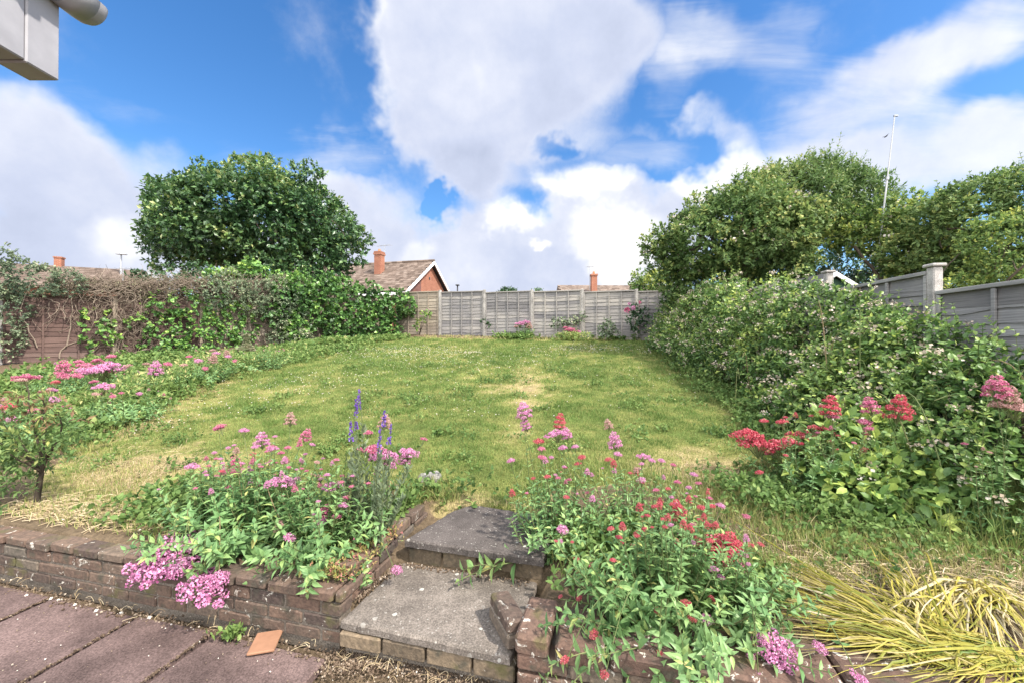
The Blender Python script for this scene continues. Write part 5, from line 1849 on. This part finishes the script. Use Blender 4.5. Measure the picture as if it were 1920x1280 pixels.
ro = smallshrub('rose_bush', 'dark leaved rose bush with pink bloom in front of a concrete fence post', 'rose bush', 1196, 634, 14.3,
                [(1195, 585, .22), (1205, 592, .26), (1190, 600, .22), (1212, 600, .2), (1200, 612, .22), (1198, 574, .14), (1185, 605, .14)], .085, .18, M_bay)
for (px, py, s, c_) in [(1176, 582, .10, 'd'), (1188, 578, .08, 'p'), (1180, 570, .05, 'p'), (1200, 567, .05, 'd')]:
    mb = MB()
    n = 46
    d_ = rdir(n)
    p = at(px, py, 14.1)
    scatter(mb, OVAL, p + d_ * s * .3, d_ + A([0, 0, .5]), rdir(n), np.full(n, s * .9), np.clip(rng.normal(.6, .2, n), 0, 1))
    limb(mb, A(ro.location) + A([0, 0, .8]), p, .008, .005, 5, .1, .5, 4)
    mb.build('bloom', M_flow[c_], ro)
smallshrub('climbing_shrub', 'thin leafy climber straggling up the pale fence end by the ivy', 'climber', 786, 628, 16.6, [(785, 610, .10), (783, 615, .09), (796, 594, .13), (800, 590, .11), (790, 602, .08)], .12, .62, M_bram, 60)
smallshrub('leggy_shrub', 'leggy little shrub with bare stems against a concrete post of the grey fence', 'shrub', 912, 628, 16.0, [(908, 605, .08), (915, 600, .08), (912, 612, .07), (900, 608, .05)], .1, .3, M_bay, 40)
smallshrub('round_shrub', 'brownish mound of shrub leaning on the pale grey fence panel', 'shrub', 1060, 632, 15.2, [(1040, 607, .16), (1052, 605, .15), (1062, 604, .14), (1075, 603, .12), (1085, 597, .14), (1090, 590, .08), (1098, 590, .07)], .09, .45, M_coton, 70)
smallshrub('grey_shrub', 'neat grey green shrub at the fence foot between two concrete posts', 'shrub', 1140, 633, 14.6, [(1138, 618, .2), (1145, 616, .18), (1132, 622, .18), (1140, 608, .12), (1150, 624, .16)], .08, .38, M_coton, 90)

# ------------------------------------------------------------------ cut iris leaves on the wall
M_iris = tintmat('yellowing_strap_leaf', [(0, (.09, .14, .025)), (.35, (.25, .245, .04)), (.6, (.38, .32, .06)), (.8, (.40, .33, .14)), (1, (.50, .43, .28))], .55, .3, 30, .2, trans=.2)


def straps(label, root, tips, n, lw, t0, z0=.05, arch=.12, tsd=.2):
    o = thing('iris_clump', label, 'cut leaves', (root[0], root[1], float(gz(*root[:2]))), 'flattened iris clumps')
    mb = MB()
    for _ in range(n):
        a = A([root[0] + rng.normal() * .07, root[1] + rng.normal() * .05, 0])
        a[2] = max(float(gz(a[0], a[1])), .27) + z0
        k = rng.integers(len(tips))
        e2 = A(tips[k]) + rng.normal(size=2) * .14
        e2 = a[:2] + (e2 - a[:2]) * rng.uniform(.45, 1.02)
        b_ = A([*e2, 0])
        b_[2] = max(float(gz(b_[0], b_[1])), .26) + abs(rng.normal()) * .03 + .012
        f = np.linspace(0, 1, 9)
        ar = abs(rng.normal()) * arch * .25
        Q = a + (b_ - a) * f[:, None] + A([0, 0, 1]) * (ar * np.sin(f * math.pi))[:, None] + np.cumsum(rng.normal(size=(9, 3)), 0) * A([.006, .006, .002])
        d_ = unit(np.gradient(Q, axis=0))
        up = unit(A([0, 0, 1.0]) + rng.normal(size=3) * .5)
        sd = unit(np.cross(d_, up))
        w_ = lw * rng.uniform(.5, 1.2) * (1 - .85 * f ** 3)
        V = np.concatenate([Q - sd * w_[:, None], Q + np.cross(sd, d_) * w_[:, None] * .35, Q + sd * w_[:, None]])
        i = np.arange(8)
        F = np.concatenate([np.stack([i, i + 9, i + 10, i + 1], -1), np.stack([i + 9, i + 18, i + 19, i + 10], -1)])
        t_ = np.clip(rng.normal(t0, tsd) + rng.uniform(0, .7) * f ** 3, 0, 1)
        mb.add(V, F, np.tile(t_, 3))
    mb.build('leaves', M_iris, o)


g2 = lambda px, py: on_plane(px, py, .30)[:2]
straps('longest sheaf of yellow cut iris leaves fanned towards the crimson valerian', g2(1730, 1215), [g2(1445, 1045), g2(1435, 1090), g2(1440, 1125), g2(1460, 1150), g2(1480, 1060), g2(1540, 1110), g2(1520, 1170)], 330, .005, .48)
straps('upright tuft of straw yellow iris leaves beside the long sheaf', g2(1735, 1165), [g2(1650, 1055), g2(1690, 1050), g2(1720, 1055), g2(1640, 1090), g2(1610, 1120), g2(1760, 1100)], 120, .005, .58, arch=.2)
straps('bleached iris leaves combed down over the wall end', g2(1830, 1110), [g2(1900, 1240), g2(1860, 1200), g2(1780, 1190), g2(1790, 1150), g2(1930, 1190), g2(1960, 1150), g2(1740, 1170)], 190, .0055, .70, arch=.14)
straps('greener iris leaves lying flat along the wall coping', g2(1850, 1225), [g2(1560, 1190), g2(1600, 1215), g2(1580, 1165), g2(1640, 1240), g2(1680, 1200), g2(1700, 1245), g2(1800, 1262)], 300, .005, .38, arch=.05)

# ------------------------------------------------------------------ turf and ground cover
M_grass = tintmat('grass_blade', [(0, (.125, .20, .048)), (.3, (.21, .272, .085)), (.5, (.30, .325, .10)), (.7, (.45, .39, .18)), (1, (.60, .50, .31))], .6, .2, 2.0, .3, trans=.3)


def blades(mb, x, y, h, wd, tint, bendv=.6, z=None):
    n = len(x)
    z = gz(x, y) if z is None else z
    a = rng.random(n) * 2 * math.pi
    la = rng.random(n) * 2 * math.pi
    lean = rng.uniform(.1, 1.0, n) * bendv
    sx, sy = np.cos(a) * wd, np.sin(a) * wd
    lx, ly = np.cos(la) * h * lean, np.sin(la) * h * lean
    hz = h * np.sqrt(np.maximum(.12, 1 - np.minimum(lean, .95) ** 2))
    B1 = np.stack([x - sx, y - sy, z - .004], -1)
    B2 = np.stack([x + sx, y + sy, z - .004], -1)
    M1 = np.stack([x - sx * .8 + lx * .35, y - sy * .8 + ly * .35, z + hz * .6], -1)
    M2 = np.stack([x + sx * .8 + lx * .35, y + sy * .8 + ly * .35, z + hz * .6], -1)
    T = np.stack([x + lx, y + ly, z + hz], -1)
    V = np.stack([B1, B2, M2, M1, T], 1).reshape(-1, 3)
    o = np.arange(n)[:, None] * 5
    mb.add(V, [o + A([[0, 1, 2, 3]]), o + A([[3, 2, 4]])], np.repeat(tint, 5))


def sample_band(y0, y1, dens, poly, xr=(-9, 7)):
    area = (xr[1] - xr[0]) * (y1 - y0)
    n = int(area * dens)
    x = rng.uniform(*xr, n)
    y = rng.uniform(y0, y1, n)
    k = inpoly(x, y, poly)
    return x[k], y[k]


mb = MB()
LP = A(LAWN)
for (y0, y1, dn, h, wd) in [(2.4, 3.8, 7500, .026, .0022), (3.8, 5.2, 4800, .028, .0028), (5.2, 7.5, 2800, .032, .0042), (7.5, 11, 1300, .042, .0065), (11, 17.3, 620, .05, .0105)]:
    x, y = sample_band(y0, y1, dn, LAWN)
    dr = np.clip(dryness(x, y), 0, 1.2)
    keep = rng.random(len(x)) < (1.05 - .45 * np.clip(dr, 0, 1))
    x, y, dr = x[keep], y[keep], dr[keep]
    cl_ = fbm(x, y, 3.2, 77, 2)
    hh = h * rng.uniform(.5, 1.25, len(x)) * (1.15 - .5 * np.clip(dr, 0, 1)) * (.6 + .9 * cl_)
    lush = fbm(x, y, 4.5, 91, 2)
    tt_ = np.clip(dr * .62 + .12 + rng.normal(size=len(x)) * .13 - (cl_ - .5) * .35 - np.clip(lush - .56, 0, 1) * 1.6, 0, 1)
    hh *= 1 + 1.2 * np.clip(lush - .56, 0, 1)
    blades(mb, x, y, hh, wd, tt_, .95)
tag(mb.build('lawn_grass', M_grass), 'mown patchy lawn grass with dry straw coloured worn places', 'grass', kind='stuff')

# ragged longer grass round the beds and walls
mb = MB()


def strip(pts, wdt, n, h, wd, t0, tsd=.15, bend=.8):
    pts = A(pts, float)
    seg = rng.integers(len(pts) - 1, size=n)
    f = rng.random(n)
    p = pts[seg] + (pts[seg + 1] - pts[seg]) * f[:, None] + rng.normal(size=(n, 2)) * wdt
    u_, v_ = w2uv(p[:, 0], p[:, 1])
    k = (v_ > .16) & ~((u_ > -.1) & (u_ < .98) & (v_ < 1.1))
    p = p[k]
    n = len(p)
    blades(mb, p[:, 0], p[:, 1], h * rng.uniform(.4, 1.3, n), np.full(n, wd), np.clip(t0 + rng.normal(size=n) * tsd, 0, 1), bend)


G = lambda l: [tuple(gpt(*p)) for p in l]
strip(G([(60, 950), (200, 955), (330, 975), (380, 960)]), .16, 4200, .06, .0024, .52, .2)
strip(G([(150, 870), (330, 930), (420, 940)]), .2, 3500, .05, .0024, .55, .2)
strip(G([(780, 960), (860, 962), (990, 962)]), .06, 1500, .06, .002, .62, .15)
strip(G([(800, 900), (790, 950), (830, 940)]), .09, 1400, .11, .0024, .42)
strip(G([(1330, 930), (1440, 960), (1490, 900), (1420, 800)]), .16, 5600, .11, .0024, .55, .2)
strip(G([(1440, 1000), (1600, 1040), (1760, 1040), (1920, 1010)]), .12, 5000, .08, .0026, .45, .2)
strip(G([(1450, 1080), (1560, 1090), (1800, 1100), (1990, 1100)]), .10, 2600, .05, .0026, .6, .22)
strip(G([(1780, 990), (1920, 980), (2000, 980)]), .2, 4800, .26, .003, .28, .15, .7)
strip(G([(1430, 790), (1340, 715), (1262, 672), (1236, 645)]), .16, 4200, .13, .005, .3, .15)
strip(G([(640, 650), (560, 668), (450, 692), (380, 716), (300, 752), (210, 800), (125, 850)]), .16, 5000, .08, .004, .45, .18)
strip(G([(800, 632), (950, 634), (1100, 636), (1230, 638)]), .2, 1100, .12, .009, .62, .2)
strip(G([(1000, 900), (1100, 880), (1200, 900), (1330, 920), (1300, 980)]), .2, 3600, .075, .0026, .36, .17)
strip(G([(1030, 1000), (1150, 1050), (1300, 1080), (1400, 1080)]), .14, 4200, .16, .0026, .40, .2)
strip(G([(360, 960), (480, 960), (600, 970), (700, 960)]), .16, 3600, .15, .0026, .38, .17)
tag(mb.build('long_grass', M_grass), 'ragged uncut grass fringing the beds and brambles', 'grass', kind='stuff')

# low leafy weeds in the beds
mb = MB()


def weeds(pts, wdt, n, leaf, t0, hgt=.12, tm=OVAL, k=6):
    pts = A(pts, float)
    seg = rng.integers(len(pts) - 1, size=n)
    f = rng.random(n)
    p = pts[seg] + (pts[seg + 1] - pts[seg]) * f[:, None] + rng.normal(size=(n, 2)) * wdt
    u_, v_ = w2uv(p[:, 0], p[:, 1])
    p = p[(v_ > .14) & ~((u_ > -.1) & (u_ < .98) & (v_ < 1.1))]
    n = len(p)
    hh = fbm(p[:, 0], p[:, 1], 1.3, 55) * 1.4
    P = np.stack([p[:, 0], p[:, 1], gz(p[:, 0], p[:, 1]) + rng.random(n) * hgt * hh], -1)
    shoots(mb, P, unit(rdir(n) * .7 + A([0, 0, 1])), k, .07, leaf, tm, np.clip(t0 + rng.normal(size=n) * .08 + (P[:, 2] - gz(p[:, 0], p[:, 1])) * .5, 0, 1), .13)


weeds(G([(640, 652), (560, 672), (450, 690), (380, 708), (300, 740), (220, 775), (130, 800), (40, 860)]) , .3, 3200, .06, .50, .14)
weeds([(-4.9, 12.5), (-6.5, 11), (-7.6, 9.6), (-8.2, 8), (-7.0, 6.4), (-6.0, 5)], .5, 3000, .075, .50, .14)
weeds(G([(560, 676), (450, 690), (380, 704), (300, 732), (220, 762), (130, 790)]), .3, 1100, .075, .56, .42, NARROW)
weeds([(-8.5, 10.5), (-9.5, 10), (-9.5, 8.5), (-8, 6)], .45, 1500, .08, .46, .16)
weeds(G([(520, 655), (600, 645), (700, 640), (745, 634)]), .25, 900, .11, .55, .1, IVYL)
weeds(G([(940, 634), (990, 636)]), .25, 240, .1, .45, .25)
weeds(G([(1050, 638), (1095, 640)]), .2, 240, .1, .6, .25, NARROW)
weeds(G([(1120, 635), (1160, 637), (1200, 634)]), .22, 340, .1, .42, .22)
weeds([(-.3, 2.9), (-1, 2.8), (-2, 3.0), (-2.6, 3.1)], .2, 1500, .045, .42, .16)
weeds([(.3, 2.5), (.8, 2.3), (1.15, 2.15), (.9, 2.6)], .18, 1100, .042, .42, .2)
weeds([(1.9, 2.5), (2.4, 2.6), (2.9, 2.6), (2.3, 2.8)], .16, 260, .036, .46, .05)
for k_ in range(110):
    c_ = LP[rng.integers(len(LP))] * .0 + A([rng.uniform(-4.5, 3.3), rng.uniform(3.3, 10)])
    if inpoly(c_[:1], c_[1:], LAWN)[0]:
        weeds([tuple(c_), tuple(c_ + rng.normal(size=2) * .15)], rng.uniform(.05, .16), int(rng.integers(12, 40)), rng.uniform(.022, .04), rng.uniform(.35, .6), .02)
weeds([(1.8, 3.2), (2.2, 3.0), (2.5, 3.3)], .2, 900, .04, .38, .16)
weeds(G([(1262, 680), (1340, 725), (1440, 800), (1500, 870)]), .16, 1300, .055, .44, .16)
weeds(G([(800, 930), (780, 945), (770, 970)]), .07, 90, .05, .5, .06)
tag(mb.build('undergrowth', M_herb), 'low mixed leafy weeds filling the flower beds', 'weeds', kind='stuff')

# straw and cut stalks
M_straw = tintmat('straw', [(0, (.20, .14, .085)), (.5, (.40, .31, .18)), (1, (.56, .47, .32))], .8, .15, 40, .2)
mb = MB()


def straw(pts, wdt, n, ln, rad, t0=.5, z0=None, dirv=None):
    pts = A(pts, float)
    for _ in range(n):
        i = rng.integers(len(pts) - 1)
        p = pts[i] + (pts[i + 1] - pts[i]) * rng.random() + rng.normal(size=2) * wdt
        a = (rng.random() * 2 * math.pi) if dirv is None else dirv + rng.normal() * .5
        L = ln * rng.uniform(.4, 1.3)
        q_ = p + A([math.cos(a), math.sin(a)]) * L
        u_, v_ = w2uv(*((p + q_) / 2))
        if z0 is None and (v_ < .16 or (-.06 < u_ < .97 and v_ < 1.12)):
            continue
        za = z0 if z0 is not None else float(gz(*p))
        zb = z0 if z0 is not None else float(gz(*q_))
        f = np.linspace(0, 1, 5)[:, None]
        P = A([*p, za + .006]) + (A([*q_, zb + .006 + abs(rng.normal()) * .012]) - A([*p, za + .006])) * f
        P = P + A([0, 0, abs(rng.normal()) * .014]) * np.sin(f * math.pi) + A([rng.normal(), rng.normal(), 0]) * .006 * np.sin(f * math.pi)
        mb.tube(P, rad, 3, np.clip(rng.normal(t0, .25), 0, 1), cap=False)


straw(G([(20, 955), (150, 962), (330, 985)]), .10, 700, .16, .0022, .5, dirv=.1)
straw(G([(120, 860), (330, 900), (280, 860)]), .25, 320, .1, .0016, .6)
straw(G([(790, 960), (850, 968), (990, 962)]), .06, 240, .08, .0014, .6)
straw(G([(1300, 890), (1420, 930), (1480, 960)]), .2, 700, .12, .0017, .5)
straw(G([(1480, 960), (1560, 1000), (1700, 1050), (1900, 1050)]), .16, 700, .12, .0018, .45)
straw(G([(1440, 1050), (1600, 1080), (1800, 1090), (1980, 1090)]), .13, 500, .16, .002, .7)
straw([on_plane(640, 1225, 0)[:2], on_plane(760, 1255, 0)[:2], on_plane(950, 1290, 0)[:2]], .05, 70, .06, .0011, .5, -.004)
straw([uv2w(-2.6, -.05), uv2w(-1.2, -.05), uv2w(-.1, -.05)], .02, 36, .06, .0013, .55, .004)
tag(mb.build('dry_straw', M_straw), 'scattered dry straw and cut stalks on the bare earth', 'straw', kind='stuff')

# clover and daisy flowers in the turf
mb = MB()
pts = []
for (px, py, rx, ry, n) in [(760, 660, 1.7, 1.2, 430), (1100, 655, 1.6, 1.0, 300), (880, 680, 2.4, 2.2, 380), (600, 720, 1.2, 1.2, 160), (450, 760, 1.0, .9, 60), (300, 800, .5, .4, 36), (1220, 720, 1.0, 1.5, 60), (900, 760, 1.5, 1.0, 60), (885, 662, .4, .25, 70)]:
    c = gpt(px, py)
    for _ in range(n):
        pts.append((c[0] + rng.normal() * rx * .6, c[1] + rng.normal() * ry * .6))
pts = A(pts)
pts = pts[inpoly(pts[:, 0], pts[:, 1], LAWN)]
n = len(pts)
P = np.stack([pts[:, 0], pts[:, 1], gz(pts[:, 0], pts[:, 1]) + rng.uniform(.03, .06, n)], -1)
s = rng.uniform(.005, .011, n) * (.7 + P[:, 1] * .05)
OCT = (A([[1, 0, 0], [0, 1, 0], [-1, 0, 0], [0, -1, 0], [0, 0, .8], [0, 0, -.8]]), [A([[0, 1, 4], [1, 2, 4], [2, 3, 4], [3, 0, 4], [1, 0, 5], [2, 1, 5], [3, 2, 5], [0, 3, 5]])])
scatter(mb, OCT, P, rdir(n) * A([1, 1, .2]), A([0, 0, 1.0]) + rng.normal(size=(n, 3)) * .2, s, np.clip(rng.normal(.85, .15, n), 0, 1))
tag(mb.build('clover_flowers', M_cream), 'tiny white clover and daisy heads dotted over the lawn', 'clover', kind='stuff')

# earth crumbs, pebbles and leaf litter by the steps
mb = MB()
def crumbs(pts, wdt, n, s0, z0, t0):
    pts = A(pts, float)
    seg = rng.integers(len(pts) - 1, size=n)
    p = pts[seg] + (pts[seg + 1] - pts[seg]) * rng.random(n)[:, None] + rng.normal(size=(n, 2)) * wdt
    z = np.full(n, z0) if z0 is not None else gz(p[:, 0], p[:, 1])
    scatter(mb, OCT, np.stack([p[:, 0], p[:, 1], z + .002], -1), rdir(n), rdir(n), s0 * rng.uniform(.4, 1.5, n), np.clip(rng.normal(t0, .22, n), 0, 1))
crumbs([on_plane(610, 1240, 0)[:2], on_plane(700, 1230, 0)[:2], on_plane(850, 1265, 0)[:2], on_plane(980, 1300, 0)[:2]], .05, 2600, .005, -.012, .38)
for u_ in (-3.33, -2.02, -1.31, -.77):
    crumbs([uv2w(u_, -.06), uv2w(u_, -.82)], .006, 330, .005, -.001, .2)
crumbs([uv2w(-3.9, -.825), uv2w(0, -.825)], .006, 900, .005, -.001, .2)
crumbs([uv2w(-3.5, -.3), uv2w(-.2, -.3)], .2, 260, .0035, .001, .7)
crumbs([uv2w(-4, -.07), uv2w(-2, -.07), uv2w(0, -.07)], .022, 1300, .006, 0, .3)
crumbs([uv2w(-4, -.10), uv2w(-2, -.09), uv2w(-.6, -.09)], .02, 22, .009, .002, .9)
crumbs([uv2w(.06, .5), uv2w(.4, .52), uv2w(.85, .5)], .02, 300, .006, .168, .4)
crumbs([uv2w(-.02, .1), uv2w(0, .3), uv2w(.03, .5)], .012, 200, .006, .168, .4)
crumbs(G([(100, 955), (240, 975), (330, 985)]), .08, 60, .014, None, .8)
tag(mb.build('earth_crumbs', tintmat('crumbs', [(0, (.06, .042, .03)), (.4, (.14, .10, .07)), (.75, (.30, .24, .18)), (1, (.62, .58, .52))], .95, .1)), 'soil crumbs and small pale stones along the wall foot', 'soil', kind='stuff')

# stonecrop on the cheek wall
x, y = uv2w(-.12, .22)
o = thing('stonecrop', 'yellow and reddish stonecrop cushion creeping over the wall end by the lower step', 'stonecrop', (x, y, .28))
mb = MB()
n = 520
uu_ = rng.normal(-.13, .06, n)
vv_ = rng.uniform(.05, .55, n)
px_, py_ = uv2w(uu_, vv_)
P = np.stack([px_, py_, .285 + .05 * rng.random(n) + .08 * vv_], -1)
shoots(mb, P, unit(rdir(n) * .6 + A([0, 0, 1])), 6, .03, .022, NARROW, np.clip(rng.normal(.5, .25, n), 0, 1), .2)
mb.build('foliage', tintmat('stonecrop_leaf', [(0, (.10, .14, .04)), (.4, (.28, .26, .07)), (.7, (.34, .17, .10)), (1, (.36, .14, .13))], .5, .3), o)
# a few dandelion-like strays on the patio joint
x, y = uv2w(-.62, -.09)
o = thing('patio_weed', 'small green weed sprouting from the joint behind the broken tile', 'weed', (x, y, 0))
mb = MB()
n = 40
P = np.stack([x + rng.normal(size=n) * .03, y + rng.normal(size=n) * .02, rng.random(n) * .04], -1)
shoots(mb, P, unit(rdir(n) + A([0, 0, 1])), 4, .03, .028, OVAL, np.full(n, .5), .15)
mb.build('foliage', M_herb, o)
